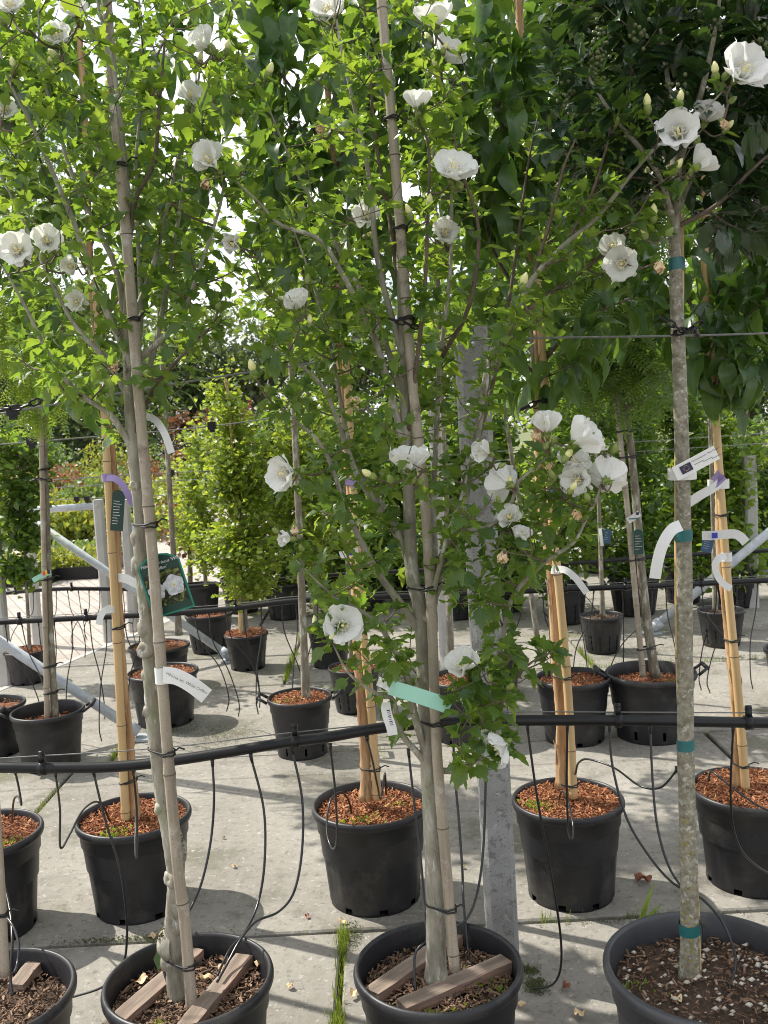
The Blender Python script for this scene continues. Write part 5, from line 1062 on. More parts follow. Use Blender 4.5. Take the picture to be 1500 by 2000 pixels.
def pole(p0, p1, r, label, name='galvanised_brace', foot=True):
    p0, p1 = np.asarray(p0), np.asarray(p1); root = thing(name, label, 'brace', p0, 'galvanised tube braces'); m = MB(); m.tube([p0, p0*.5+p1*.5, p1], r, 16); m.build('tube', 'zinc', root)
    if foot:
        d = unit(p1-p0); m = MB(); m.tube([p0+d*.01, p0+d*.09], r*1.25, 16); m.tube([p0+d*.05+np.array([0, -r*1.6, 0]), p0+d*.05+np.array([0, r*1.6, 0])], .008, 8); m.build('coupling', 'zinc', root)
        m = MB(); m.box((p0[0], p0[1], .006), (.13, .12, .012)); m.build('foot_plate', 'zinc', root, smooth=False)
p0 = gr(272, 1443); p0[2] = .035; pole(p0, at(-60, 1213, p0[1]), .027, 'galvanised brace slanting down to a foot plate on the slabs at left')
p0 = gr(452, 1292); p0[2] = .03; pole(p0, at(45, 1003, p0[1]), .027, 'galvanised brace slanting behind the pots to the end post')
p0 = gr(1272, 1237); p0[2] = .03; pole(p0, at(1540, 1008, p0[1]), .032, 'galvanised brace rising to the right behind the labelled stems')
p0 = at(262, 1115, 8.2); pole(gr(345, 1190), at(240, 1000, gr(345, 1190)[1]), .025, 'far galvanised brace beside the pale post', foot=False)
q0 = at(195, 988, 8.15); q1 = at(40, 998, 8.15); pole(q1, q0, .03, 'short horizontal galvanised rail at the top of the far posts', name='galvanised_rail', foot=False)

# ------------------------------------------------------------------ irrigation pipes, drip tubes, wires
def longer(P, l=2.2, left=True, right=True):
    """run a line on beyond the view"""
    a = P[0]+unit(P[0]-P[6])*np.array([1, 1, .15])*l; b = P[-1]+unit(P[-1]-P[-7])*np.array([1, 1, .15])*l
    return np.vstack(([a] if left else [])+[P]+([b] if right else []))
def pipe(pts, Y, r, label, clips, drips, wire_dy=None):
    P = longer(smoothp(pxpath(pts, Y), 6)); root = thing('irrigation_pipe', label, 'pipe', P[0], 'irrigation pipes with drip tubes'); m = MB(); m.tube(P, r, 14); m.build('pipe', 'plastic', root)
    for px in clips:
        xs = np.array([project(q)[0] for q in P]); c = np.array([np.interp(px, xs, P[:, k]) for k in range(3)])
        m = MB(); m.tube([c-np.array([.010, 0, 0]), c+np.array([.010, 0, 0])], r*1.32, 12); m.box(c+np.array([0, 0, r+.013]), (.014, .016, .026)); m.tube([c+np.array([-.008, 0, r+.027]), c+np.array([.008, 0, r+.027])], .007, 8); m.build('clip', 'plastic', root)
    for d in drips:
        D_ = np.array(d['p']) if 'p' in d else None
        Q = smoothp(D_, 6); m = MB(); m.tube(Q, d.get('r', .0034), 6); m.tube([Q[0]+np.array([0, 0, .012]), Q[0], Q[0]+(Q[6]-Q[0])*.12], [.006, .005, .004], 7); m.build('drip_tube', 'tube', root)
    return root
def dt(pts, Ys):
    n = len(pts); Yi = np.interp(np.linspace(0, 1, n), np.linspace(0, 1, len(Ys)), Ys); return {'p': [at(x, y, Y) for (x, y), Y in zip(pts, Yi)]}
DR = [dt([(30, 1508), (37, 1540), (42, 1572), (36, 1556), (28, 1560), (25, 1580), (24, 1606)], [2.55, 2.75, 3.1]),
    dt([(108, 1508), (117, 1580), (118, 1655), (135, 1632), (160, 1585), (185, 1566), (201, 1575), (215, 1604)], [2.55, 2.75, 3.05, 3.12]),
    dt([(182, 1506), (205, 1600), (235, 1700), (247, 1790), (247, 1850), (238, 1885), (205, 1925), (150, 1945), (118, 1952)], [2.55, 2.5, 2.47, 2.5]),
    dt([(260, 1505), (267, 1580), (268, 1640), (266, 1676), (264, 1650), (266, 1600), (268, 1585)], [2.55, 2.7, 3.05]),
    dt([(415, 1490), (418, 1560), (412, 1640), (395, 1720), (372, 1775), (355, 1800), (335, 1850), (318, 1880), (330, 1930), (338, 1965)], [2.55, 2.5, 2.35, 2.2, 2.1]),
    dt([(490, 1478), (515, 1580), (517, 1680), (505, 1760), (480, 1818), (452, 1850), (436, 1880), (425, 1905)], [2.55, 2.45, 2.25, 2.15]),
    dt([(570, 1462), (590, 1560), (590, 1660), (575, 1740), (545, 1780), (500, 1800), (470, 1835), (445, 1880), (424, 1918)], [2.55, 2.45, 2.25, 2.12]),
    dt([(645, 1460), (655, 1550), (658, 1640), (648, 1656), (638, 1620), (645, 1565), (665, 1547), (680, 1562), (688, 1592)], [2.55, 2.8, 3.0, 3.1]),
    dt([(717, 1445), (727, 1483), (737, 1533), (743, 1560), (748, 1537), (752, 1510), (754, 1550)], [2.55, 3.0, 3.1]),
    dt([(798, 1470), (808, 1560), (822, 1680), (830, 1780), (836, 1850)], [2.56, 2.45, 2.22]),
    dt([(885, 1430), (888, 1510), (896, 1600), (903, 1700), (905, 1760), (914, 1850), (918, 1885)], [2.55, 2.4, 2.2]),
    dt([(950, 1430), (949, 1500), (945, 1640), (935, 1730), (915, 1790), (880, 1815), (840, 1835), (813, 1858), (809, 1895), (812, 1938)], [2.55, 2.4, 2.15, 2.08]),
    dt([(1030, 1420), (1045, 1530), (1060, 1620), (1082, 1740), (1095, 1830), (1095, 1890), (1080, 1922), (1050, 1930), (1040, 1931)], [2.55, 2.54, 2.53]),
    dt([(1108, 1420), (1107, 1530), (1110, 1620), (1117, 1640), (1119, 1610), (1108, 1560), (1097, 1546), (1092, 1562)], [2.55, 2.8, 3.05]),
    dt([(1190, 1420), (1197, 1500), (1225, 1600), (1270, 1675), (1315, 1725), (1370, 1755), (1410, 1800), (1435, 1860), (1435, 1895), (1420, 1948)], [2.55, 2.4, 2.2, 2.02]),
    dt([(1270, 1420), (1275, 1530), (1285, 1620), (1310, 1700), (1358, 1770), (1370, 1830), (1365, 1885)], [2.55, 2.4, 2.16]),
    dt([(1322, 1505), (1290, 1538), (1250, 1535), (1200, 1500), (1150, 1483), (1130, 1490), (1124, 1512)], [2.6, 2.8, 3.05]),
    dt([(1432, 1424), (1427, 1540), (1433, 1620), (1455, 1670), (1500, 1705), (1560, 1730)], [2.55, 2.6, 2.7]),
    dt([(1384, 1525), (1390, 1507), (1420, 1530), (1460, 1560), (1500, 1582), (1560, 1590)], [3.05, 2.9, 2.8]),
    dt([(0, 1700), (18, 1770), (24, 1840), (20, 1900), (24, 1945)], [2.4, 2.2, 2.12]),
    dt([(-5, 1780), (20, 1800), (36, 1840), (34, 1880), (28, 1900)], [2.3, 2.2, 2.12])]
pipe([(-120, 1500), (0, 1499), (100, 1500), (230, 1497), (340, 1485), (450, 1468), (560, 1450), (650, 1438), (750, 1421), (900, 1409), (1000, 1407), (1200, 1407), (1400, 1410), (1620, 1414)], 2.55, .0150, 'black irrigation pipe running just behind the front-row trunks', [83, 577, 1207, 1462], DR)
P2 = [(-120, 1222), (100, 1210), (300, 1200), (440, 1190), (600, 1172), (900, 1160), (1080, 1152), (1300, 1143), (1620, 1127)]
P3 = [(-60, 1168), (25, 1157), (130, 1150), (300, 1150), (500, 1135), (700, 1120), (1100, 1101), (1300, 1086), (1620, 1069)]
def rand_drips(P, Y, xs, zend):
    out = []; yy = lambda x: np.interp(x, [p[0] for p in P], [p[1] for p in P])
    for x in xs:
        a = at(x, yy(x)+5, Y); sw = rnd.uniform(-.14, .14); e = np.array([a[0]+sw*1.3+rnd.uniform(-.05, .05), Y-rnd.uniform(-.15, .25), zend+rnd.uniform(0, .15)])
        out.append({'p': [a, a+np.array([sw*.2, 0, -.15]), a*.45+e*.55+np.array([sw*.35, 0, 0]), e+np.array([sw*.15, 0, .08]), e], 'r': .0032})
    return out
pipe(P2, 5.0, .0155, 'black irrigation pipe of the second span, crossing behind the two-handled pots', [38, 168, 460, 620, 1105, 1222, 1370], rand_drips(P2, 5.0, [10, 42, 75, 106, 140, 175, 207, 242, 275, 380, 408, 440, 475, 510, 550, 578, 620, 1000, 1020, 1060, 1130, 1160, 1215, 1275, 1300, 1370, 1400, 1440, 1480], .02))
pipe(P3, 7.0, .0155, 'black irrigation pipe of the far span, in front of the back row', [30, 140, 440, 900, 1250], rand_drips(P3, 7.0, [65, 110, 132, 153, 174, 195, 240, 270, 1110, 1200, 1360, 1400, 1430, 1460], .02))
def wire(pts, Y, label, blocks=(), r=.0022):
    P = longer(smoothp(pxpath(pts, Y), 4), left=pts[0][0] < 0, right=pts[-1][0] > 1500); root = thing('support_wire', label, 'wire', P[0], 'support wires'); m = MB(); m.tube(P, r, 6); m.build('strand', 'wire', root)
    for (px, s) in blocks:
        xs = np.array([project(q)[0] for q in P]); c = np.array([np.interp(px, xs, P[:, k]) for k in range(3)]); m = MB(); m.box(c+np.array([0, 0, .002]), (s, s*.8, s*.95)); m.box(c+np.array([0, 0, -s*.5]), (s*.6, s*.6, s*.6)); m.build('clamp', 'plastic', root, smooth=False)
wire([(-100, 825), (0, 808), (350, 748), (530, 721), (740, 690), (920, 664), (1330, 656), (1620, 647)], 2.58, 'upper steel wire fixed to the tall concrete post, tied to the lichened trunk', [(25, .028), (528, .026)], .0028)
wire([(-100, 1490), (0, 1481), (300, 1462), (560, 1432), (750, 1413), (960, 1392), (1200, 1391), (1620, 1393)], 2.565, 'thin wire just above the front irrigation pipe', r=.0018)
wire([(-100, 876), (0, 868), (380, 836), (620, 806), (900, 788), (1100, 780), (1620, 760)], 5.0, 'upper wire of the second span, with small black clamps', [(62, .045), (414, .042)], .0032)
wire([(-100, 1212), (100, 1202), (440, 1181), (600, 1163), (900, 1151), (1300, 1134), (1620, 1118)], 5.02, 'thin wire just above the second-span pipe', r=.002)
wire([(-100, 950), (0, 944), (300, 925), (640, 908), (1000, 880), (1620, 838)], 7.0, 'upper wire of the far span', [(15, .05), (290, .04), (335, .04)], .0035)
wire([(-100, 966), (0, 960), (300, 941), (640, 925), (1000, 898), (1620, 858)], 7.3, 'second wire of the far span, just under its upper wire', [(66, .04)], .0035)
wire([(-100, 985), (100, 977), (300, 968), (640, 955)], 8.15, 'wire strung along the tops of the far posts', [(150, .04), (170, .04)], .0035)
wire([(1160, 935), (1330, 925), (1620, 912)], 7.6, 'low wire behind the lichened trunk', (), .0035)

# plastic chain ties
def chain(pts, Y, label, link_l=.024, w_=.011, r=.0022):
    P = smoothp(pxpath(pts, Y), 8); seg = np.r_[0, np.cumsum(np.linalg.norm(np.diff(P, axis=0), axis=1))]; n = max(2, int(seg[-1]/(link_l*.82))); root = thing('chain_tie', label, 'chain', P[0], 'black plastic chain ties')
    for i in range(n):
        t = (i+.5)/n*seg[-1]; c = np.array([np.interp(t, seg, P[:, k]) for k in range(3)]); c2 = np.array([np.interp(min(t+.004, seg[-1]), seg, P[:, k]) for k in range(3)]); d = unit(c2-c+1e-9); s = unit(np.cross(d, [0, 1, .3])) if i % 2 else unit(np.cross(d, unit(np.cross(d, [0, 1, .3]))))
        h, q = link_l/2, w_/2; m = MB(); m.tube([c+d*h-s*q*.5, c+d*h+s*q*.5, c+d*h*.6+s*q, c-d*h*.6+s*q, c-d*h+s*q*.5, c-d*h-s*q*.5, c-d*h*.6-s*q, c+d*h*.6-s*q, c+d*h-s*q*.5], r, 5); m.build('chain_link', 'plastic', root)
chain([(1287, 618, 2.03), (1310, 632, 2.03), (1335, 645, 2.05), (1352, 640, 2.06), (1372, 630, 2.06)], 2.05, 'black plastic chain crossed over the front of the lichened trunk')
chain([(1312, 652, 2.12), (1322, 650, 2.06), (1345, 646, 2.05), (1358, 648, 2.1), (1362, 655, 2.4), (1365, 656, 2.57)], 2.1, 'black plastic chain hooking the lichened trunk to the upper wire')
chain([(0, 800, 2.5), (40, 795, 2.5), (70, 785, 2.5), (95, 775, 2.5), (115, 762, 2.55)], 2.5, 'black plastic chain hanging from the wire at the left edge', .03, .014, .003)
chain([(185, 712, 2.98), (205, 710, 2.98), (222, 722, 3.0), (245, 720, 3.05)], 3.0, 'black plastic chain round the cane with the purple ribbon', .03, .016, .0035)
chain([(1018, 800, 2.98), (1040, 790, 2.98), (1060, 782, 3.0), (1082, 790, 3.05)], 3.0, 'black plastic chain round the wavy stem above the white blooms', .03, .014, .003)
chain([(760, 622, 2.06), (778, 628, 2.05), (795, 632, 2.06), (815, 640, 2.08)], 2.05, 'black plastic chain round the split grey cane', .022, .010, .002)
chain([(60, 938, 4.6), (80, 936, 4.6), (100, 938, 4.6)], 4.6, 'black plastic chain round the flecked stem at left', .03, .014, .003)
chain([(310, 890, 6.9), (330, 878, 6.9), (350, 872, 6.9), (372, 868, 6.9)], 6.9, 'black plastic chain lying along the far wires', .05, .024, .005)
chain([(440, 915, 6.9), (455, 922, 6.9), (470, 920, 6.9), (480, 915, 6.9)], 6.9, 'black plastic chain hanging in front of the ginkgo', .05, .024, .005)
chain([(1360, 735, 3.05), (1368, 755, 3.03), (1385, 762, 3.03), (1398, 755, 3.05)], 3.05, 'black plastic chain round the knotty stem at right', .026, .013, .0026)

# ------------------------------------------------------------------ labels, ribbons and tags
def ribbon(pts, w_, mat, label, cat='label', name='plant_label', band=None, wdir=None, group=None):
    """a paper or plastic strip following the points; band: the loop round the stem"""
    P = smoothp(pxpath(pts, 2), 6); root = thing(name, label, cat, P[0], group); T = np.gradient(P, axis=0); V = []
    for i in range(len(P)):
        t = unit(T[i]); s = unit(np.cross(t, [0, -1, .25])) if wdir is None else unit(np.array(wdir)-t*(t@np.array(wdir))); nn = np.cross(t, s)*.0002
        for a, b in ((-1, 1), (1, 1), (1, -1), (-1, -1)): V.append(P[i]+s*w_/2*a+nn*b)
    n = len(P); F = [[i*4+j, i*4+(j+1) % 4, (i+1)*4+(j+1) % 4, (i+1)*4+j] for i in range(n-1) for j in range(4)]+[[0, 1, 2, 3], [n*4-4, n*4-1, n*4-2, n*4-3]]
    m = MB(); m.add(V, F); m.build('strip', mat, root, smooth=False)
    if band:
        (px, py, Y, rx, h) = band; c = at(px, py, Y); P2 = [c+np.array([math.cos(a)*rx, math.sin(a)*rx, 0]) for a in np.linspace(0, 6.283, 21)]
        m = MB(); m.add([p+np.array([0, 0, -h/2]) for p in P2]+[p+np.array([0, 0, h/2]) for p in P2], [[i, i+1, 22+i, 21+i] for i in range(20)]); m.build('loop', mat, root)
    return root, P
def lettering(root, txt, size, o, xd, yd, mat='ink', shear=0.0, name='lettering', off=.0012):
    cu = bpy.data.curves.new('t', 'FONT'); cu.body = txt; cu.size = size; cu.shear = shear; cu.resolution_u = 2
    ob = bpy.data.objects.new('t', cu); C.objects.link(ob); dg = bpy.context.evaluated_depsgraph_get(); me = bpy.data.meshes.new_from_object(ob.evaluated_get(dg)); bpy.data.objects.remove(ob)
    xd, yd = unit(xd), unit(yd); yd = unit(yd-xd*(xd@yd)); zd = np.cross(xd, yd); mtx = np.eye(4); mtx[:3, 0] = xd; mtx[:3, 1] = yd; mtx[:3, 2] = zd; mtx[:3, 3] = np.asarray(o)+zd*off-ORG[root.name]
    me.transform(Matrix(mtx.tolist())); me.materials.clear(); me.materials.append(M[mat]); return link(name, me, root)
def card(corners_c, w_, h, ang, Y, mat, edge, label, rows=0, arch=.2, cat='plant tag', name='plant_tag', tilt=0, group=None):
    """a flat tag with an arched top, a border and lines of print"""
    c = at(*corners_c, Y); a = R(ang); xd = np.array([math.cos(a), tilt, math.sin(a)]); xd = unit(xd); yd = unit(np.array([-math.sin(a), 0, math.cos(a)])); zd = np.cross(xd, yd)
    root = thing(name, label, cat, c, group)
    def sheet(k, z, z2=None):
        W, Hh = w_/2*k, h/2-(w_/2*(1-k)); pts = [(-W, -Hh), (W, -Hh), (W, Hh*(1-arch)), (W*.55, Hh*(1-arch*.22)), (W*.2, Hh), (-W*.2, Hh), (-W*.55, Hh*(1-arch*.22)), (-W, Hh*(1-arch))]
        m = MB(); z2 = z-.0008 if z2 is None else z2; n = 8; m.add([c+xd*p[0]+yd*p[1]+zd*z for p in pts]+[c+xd*p[0]+yd*p[1]+zd*z2 for p in pts], [list(range(8)), list(range(15, 7, -1))]+[[i, 8+i, 8+(i+1) % n, (i+1) % n][::-1] for i in range(8)]); return m
    if edge: sheet(1, 0).build('border', edge, root, smooth=False)
    sheet(.92 if edge else 1, .0009, .0002).build('card', mat, root, smooth=False)
    for i in range(rows):
        m = MB(); L_ = w_*rnd.uniform(.35, .72); y = h*(.22-.62*i/max(1, rows)); o = c+yd*y+xd*(-w_*.36)+zd*.0022; t = h*.012
        m.add([o, o+xd*L_, o+xd*L_+yd*t, o+yd*t], [[0, 1, 2, 3]]); m.build('print_line', 'white', root, smooth=False)
    return root, c, xd, yd, zd
# the picture tag on the knobbly hibiscus
root, c, xd, yd, zd = card((322, 1140), .098, .138, 14, 2.112, 'green_card', 'green_edge', 'dark green picture tag with two white blooms, behind the weathered cane', arch=.30)
m = MB(); o = c+zd*.0016; m.add([o+xd*-.042+yd*-.048, o+xd*.042+yd*-.048, o+xd*.042+yd*.030, o+xd*-.042+yd*.030], [[0, 1, 2, 3]]); m.build('picture', 'print_dark', root, smooth=False)
for (fx, fy, fr) in ((.020, -.008, .024), (-.022, -.012, .020)):
    fo = None
    for i in range(5):
        a = i*1.2566+.4; m = MB(); V = []; cx = fx+math.cos(a)*fr*.48; cy = fy+math.sin(a)*fr*.48
        for k in range(12):
            b = k*.5236; rr = fr*.56*(1+.07*math.sin(k*2.3+i)); x_, y_ = cx+math.cos(b)*rr, cy+math.sin(b)*rr; x_ = max(-.0418, min(.0418, x_)); V.append(c+xd*x_+yd*y_+zd*(.0021+.0003*i))
        m.add(V, [list(range(12))]); m.build('printed_petal', 'print_white', root, smooth=False)
    m = MB()
    for k in range(9):
        a = k*.7; e = np.array([math.cos(a), math.sin(a)])*fr*.34; o1 = c+xd*fx+yd*fy+zd*.0038; t_ = xd*(-e[1]*.10)+yd*(e[0]*.10); m.add([o1-t_, o1+t_, o1+xd*e[0]+yd*e[1]], [[0, 1, 2]])
    m.build('printed_stamens', 'stamen', root, smooth=False)
lettering(root, "Hibiscus syriacus 'White", .0098, c+xd*-.041+yd*.046, xd, yd, 'white', .25, off=.0022)
lettering(root, "Chiffon'", .0098, c+xd*-.014+yd*.034, xd, yd, 'white', .25, off=.0022)
m = MB(); m.tube([c+yd*.062+zd*.002, c+yd*.075+np.array([-.012, -.005, .02]), at(290, 1040, 2.075), at(283, 1024, 2.08)], .0008, 5); m.build('string', 'white', root)
# white label on the same cane
G_ = 'white paper labels'
root, P = ribbon([(318, 1318, 2.062), (345, 1322, 2.05), (375, 1338, 2.045), (404, 1360, 2.045)], .037, 'white', 'curved white name label looped round the weathered cane below the picture tag', band=(317, 1318, 2.085, .0165, .037), wdir=(.25, 0, 1), group=G_)
i0, i1 = 4, len(P)-3; lettering(root, "Hibiscus syr. White Chiffon", .0092, P[i0]+np.array([-.012, -.002, .006]), P[i1-3]-P[i0], (.3, 0, 1), 'ink', .1, off=.0035)
ribbon([(285, 812, 2.15), (305, 822, 2.12), (322, 848, 2.1), (335, 885, 2.1)], .016, 'white', 'narrow white strip hanging under the knobbly tree crown', group=G_)
# pale green ribbon and barcode label on the low-branching hibiscus
ribbon([(757, 1341, 2.03), (778, 1347, 2.0), (820, 1360, 1.985), (862, 1374, 1.98), (880, 1381, 1.985)], .034, 'mint', 'pale mint-green ribbon tied across the stems of the low-branching hibiscus', 'ribbon', 'ribbon', wdir=(.1, 0, 1))
root, P = ribbon([(752, 1372, 2.03), (756, 1395, 2.02), (764, 1420, 2.015), (767, 1436, 2.015)], .022, 'white', 'white barcode label hanging below the mint-green ribbon', group=G_)
d = unit(P[-1]-P[0]); s = unit(np.cross(d, [0, -1, 0])); nn = np.array([0, -.0016, 0])
for i in range(9):
    a = P[4]+d*(.004*i)+nn; m = MB(); t = .0013 if i % 3 else .0022; m.add([a-s*.008, a-s*.001, a-s*.001+d*t, a-s*.008+d*t], [[0, 1, 2, 3]]); m.build('barcode_bar', 'ink', root, smooth=False)
lettering(root, 'A2/63', .0075, P[-5]-s*.004, d, s, 'ink', off=.003)
ribbon([(738, 1330, 2.06), (755, 1338, 2.03), (772, 1350, 2.02)], .02, 'white', 'small white loop behind the mint-green ribbon knot', group=G_)
# labels on the lichened trunk
root, P = ribbon([(1318, 926, 2.050), (1340, 915, 2.050), (1370, 899, 2.050), (1400, 883, 2.050)], .032, 'white', 'white passport label with a dark blue starred flag on the lichened trunk', band=(1332, 925, 2.105, .031, .026), wdir=(0, 0, 1), group=G_)
d = unit(P[-1]-P[0]); s = unit(np.cross(d, [0, 1, 0])); s = s if s[2] > 0 else -s; nn = np.array([0, -.0015, 0]); f0 = P[1]+d*.010+nn
m = MB(); m.add([f0-s*.009, f0+d*.026-s*.009, f0+d*.026+s*.009, f0+s*.009], [[0, 1, 2, 3]]); m.build('flag', 'navy', root, smooth=False)
for i in range(12):
    a = i*.5236; q = f0+d*(.013+math.cos(a)*.0058)+s*math.sin(a)*.0058+np.array([0, -.0006, 0]); m = MB(); m.add([q+d*math.cos(b)*.0008+s*math.sin(b)*.0008 for b in np.linspace(0, 5, 5)], [[0, 1, 2, 3, 4]]); m.build('star', 'yellow', root, smooth=False)
lettering(root, "Plantenpaspoort / Plant Passport", .0052, f0+d*.029+s*.006, d, s, 'ink', off=.001)
for i in range(3):
    q = f0+d*(.032+.02*i)-s*(.002+.003*i); m = MB(); m.add([q, q+d*.022, q+d*.022+s*.0009, q+s*.0009], [[0, 1, 2, 3]]); m.build('print_line', 'ink', root, smooth=False)
ribbon([(1330, 1026, 2.06), (1312, 1035, 2.045), (1295, 1062, 2.04), (1285, 1095, 2.04), (1279, 1130, 2.045)], .025, 'white', 'long blank white strip curling left and down from the lichened trunk', group=G_)
# labels on the knotty stem at right
ribbon([(1410, 938, 3.07), (1395, 952, 3.06), (1370, 966, 3.05), (1345, 982, 3.05)], .030, 'white', 'handwritten white strip slanting left from the purple band', band=(1403, 945, 3.105, .034, .03), wdir=(0, 0, 1), group=G_)
ribbon([(1394, 928, 3.08), (1402, 938, 3.065), (1408, 945, 3.065)], .05, 'purple', 'purple band folded over the golden cane at right', 'ribbon', 'ribbon', wdir=(0, 0, 1))
root, P = ribbon([(1371, 1046, 3.09), (1390, 1046, 3.08), (1412, 1044, 3.075), (1435, 1043, 3.07), (1448, 1050, 3.07), (1457, 1060, 3.07)], .030, 'white', 'white label with a small royal blue square across the knotty stem', wdir=(0, 0, 1), group=G_)
q = at(1396, 1046, 3.07); m = MB(); m.box(q, (.018, .002, .018)); m.build('blue_square', 'royal', root, smooth=False)
ribbon([(1418, 1086, 3.07), (1405, 1090, 3.06), (1397, 1105, 3.055), (1402, 1125, 3.05), (1413, 1140, 3.05), (1428, 1150, 3.05)], .022, 'white', 'narrow white loop label low on the golden cane at right', band=(1419, 1087, 3.10, .0175, .03), group=G_)
card((1382, 1062), .036, .056, -12, 3.09, 'blue', None, 'small dark blue tag hanging left of the knotty stem', 5)
# on the cane with the purple ribbon
ribbon([(208, 933, 3.12), (225, 935, 3.10), (240, 948, 3.09), (252, 970, 3.09), (262, 988, 3.1)], .022, 'purple', 'purple ribbon curling off the golden cane at left', 'ribbon', 'ribbon', band=(209, 933, 3.145, .0175, .025))
card((230, 997), .042, .135, -8, 3.105, 'green_card', None, 'narrow dark green tag with lines of print below the purple ribbon', 9, arch=.16)
ribbon([(228, 1128, 3.15), (245, 1130, 3.13), (262, 1138, 3.12), (278, 1146, 3.12)], .030, 'white', 'white label sticking right from the peeling stem below the green tag', wdir=(.1, 0, 1), group=G_)
ribbon([(218, 1189, 3.10), (205, 1192, 3.09), (197, 1203, 3.085), (193, 1220, 3.08)], .022, 'white', 'small white label drooping left from the golden cane', band=(219, 1189, 3.145, .0175, .022), group=G_)
# other stems
ribbon([(1085, 1111, 3.04), (1105, 1114, 3.02), (1125, 1130, 3.01), (1146, 1158, 3.01)], .022, 'white', 'white label arching right from the cane beside the post', band=(1086, 1112, 3.065, .0175, .026), group=G_)
card((1083, 958), .036, .075, -4, 3.03, 'blue', None, 'small blue-grey tag behind the white blooms', 5)
ribbon([(1078, 925, 3.03), (1085, 930, 3.02), (1090, 945, 3.02)], .03, 'purple', 'scrap of purple ribbon behind the white blooms', 'ribbon', 'ribbon')
root, P = ribbon([(664, 1085, 3.10), (680, 1080, 3.09), (700, 1078, 3.09)], .026, 'white', 'white label with a blue square on the cane behind the hibiscus', wdir=(0, 0, 1), group=G_)
q = at(686, 1079, 3.082); m = MB(); m.box(q, (.014, .002, .018)); m.build('blue_square', 'royal', root, smooth=False)
ribbon([(676, 938, 3.09), (690, 942, 3.08), (700, 948, 3.08)], .028, 'purple', 'purple ribbon on the cane behind the hibiscus', 'ribbon', 'ribbon', wdir=(0, 0, 1))
root, P = ribbon([(64, 1134, 4.58), (78, 1126, 4.58), (92, 1120, 4.59), (100, 1118, 4.6)], .024, 'mint', 'mint and orange striped label on the flecked stem at left', wdir=(0, 0, 1), group=None)
for (px, py, mt) in ((86, 1120, 'red'), (91, 1118, 'yellow'), (95, 1117, 'navy')): m = MB(); m.box(at(px, py, 4.57), (.013, .002, .02)); m.build('stripe', mt, root, smooth=False)
root, P = ribbon([(1226, 1018, 4.58), (1238, 1010, 4.57), (1249, 1002, 4.57)], .03, 'white', 'white and teal label on the leaning pinkish cane', wdir=(0, 0, 1), group=G_)
m = MB(); m.box(at(1238, 1013, 4.565), (.05, .001, .006)); m.build('stripe', 'teal', root, smooth=False)
m = MB(); m.box(at(1245, 1003, 4.56), (.014, .001, .014)); m.build('stripe', 'navy', root, smooth=False)
card((1247, 1058), .048, .125, 0, 4.60, 'green_card', 'green_edge', 'dark green tag with teal edge on the white-flecked stem', 6)
card((1186, 1047), .048, .10, -8, 6.30, 'blue', 'teal', 'small blue tag on the slim trunk in the back', 4)
ribbon([(1172, 1032, 6.33), (1174, 1050, 6.3), (1176, 1066, 6.3)], .022, 'white', 'white strip hanging beside the blue tag', group=G_)

# ------------------------------------------------------------------ fallen leaves and petals
def litter(px, py, s, mat, label, z=0.0, name='fallen_petal', cat='petal', group=None, ang=None):
    c = gr(px, py, z+.004); k = petal_mesh(rnd.randrange(4)); V = np.array([v.co[:] for v in k.vertices])*np.array([.55, 1, 1.0]); V[:, 1] -= .5; V[:, 2] += .10*np.sin(V[:, 0]*12)+.10*np.sin(V[:, 1]*9+px); V[:, 2] -= V[:, 2].min()
    a = rnd.uniform(0, 6.28) if ang is None else ang; q = np.array([[math.cos(a), -math.sin(a), 0], [math.sin(a), math.cos(a), 0], [0, 0, 1]])
    m = MB(); m.add(V@q.T*s+c, [list(p.vertices) for p in k.polygons]); o = m.build(name, mat, loc=c); tag(o, label, cat, group)
litter(1257, 1722, .062, 'dry', 'curled red-brown dead leaf lying on the slab beside the lichened trunk', name='dead_leaf', cat='leaf', ang=1.75)
FP = 'dropped hibiscus blooms'
litter(1130, 1983, .04, 'wilt', 'tan wilted bloom on the dark slab between the two right front pots', group=FP)
litter(567, 1928, .026, 'wilt', 'pale petal on the slab between the two hibiscus pots', group=FP)
litter(300, 1832, .045, 'wilt', 'tan wilted bloom lying in the joint behind the knobbly trunk', group=FP)
litter(670, 1803, .03, 'wilt', 'dull wilted bloom at the grassy joint left of the central pot', group=FP)
litter(692, 1945, .035, 'wilt', 'pale petal wedged beside the grassy joint', group=FP)
litter(905, 1695, .02, 'yellow', 'small yellow leaf on the slab behind the central front pot', name='dead_leaf', cat='leaf')
litter(458, 1693, .022, 'wilt', 'small tan leaf on the slab behind the knobbly hibiscus pot', name='dead_leaf', cat='leaf')
litter(436, 1637, .016, 'dry', 'tiny dark leaf scrap on the slab behind the knobbly hibiscus pot', name='dead_leaf', cat='leaf')
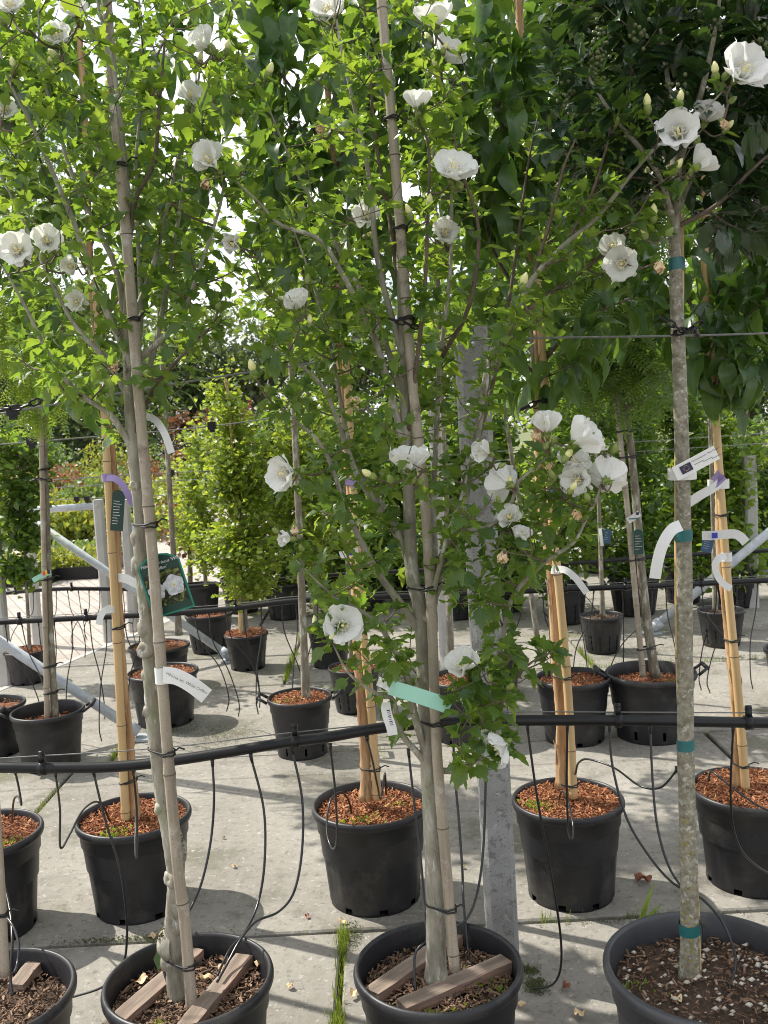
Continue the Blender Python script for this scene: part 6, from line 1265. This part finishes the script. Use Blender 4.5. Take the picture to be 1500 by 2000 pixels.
litter(600, 1792, .020, 'dry', 'dark bark scrap on the slab near the grassy joint', name='dead_leaf', cat='leaf')
litter(1020, 1965, .03, 'wilt', 'pinkish wilted bloom at the foot of the concrete post', group=FP)
litter(1105, 1930, .03, 'dry', 'dark leaf scrap on the damp slab beside the post', name='dead_leaf', cat='leaf')
for (px, py, s, lab) in [(405, 1915, .035, 'cream wilted bloom on soil left of the reddish plank'), (440, 1895, .036, 'cream wilted bloom lying on the reddish plank'), (510, 1885, .034, 'cream wilted bloom by the right rim of the knobbly hibiscus pot'), (275, 1920, .035, 'brown papery bloom by the left rim of the knobbly hibiscus pot'), (795, 1832, .032, 'tan papery bloom on the soil behind the grey plank'), (922, 1838, .034, 'cream wilted bloom behind the cane in the central pot'), (1320, 1955, .03, 'cream bloom among the pebbles'), (280, 1965, .03, 'brown wilted bloom on soil below the grey-brown plank')]:
    litter(px, py, s, 'wilt', lab, .34*.80+.014, group=FP)
c = gr(1248, 1815, .34*.8)
tall = thing('grass_weed', 'tall green grass weed at the back rim of the pebble-filled pot', 'weed', c)
for (dx, dz, b) in ((.035, .115, .3), (.05, .06, .6), (.10, .005, 1.3), (.02, .07, .2)):
    V, F, uv = tmpl_blade([.045, .05, .045, .03, .004], .2, b, 0); d = unit([dx, -.02, dz+.03]); s = math.hypot(dx, dz)+.02
    m = MB(); m.add(V@(basis(d, [0, -.4, 1])*s).T+c, F); m.build('blade', 'grass', tall, uvs=uv)
root = thing('fallen_leaf', 'green hibiscus leaf lying inside the knobbly hibiscus pot', 'leaf', gr(308, 1885, .30))
m = MB(); V, F, uv = T_OVAL[0]; m.add(V@(basis([.2, .3, .6], [-.2, -1, .3])*.06).T+gr(308, 1895, .30), F); m.build('blade', 'hib_leaf', root)
for px, Y, lab in [(-6, 2.1, 'weathered cane at the left picture edge in the cut-off front pot')]:
    co, cq = cane([(8, 1905), (-2, 1700), (-20, 1400)], Y, .013, 'cane_old', lab); tie(co, at(2, 1783, Y)[2], [(cq, .0135)])
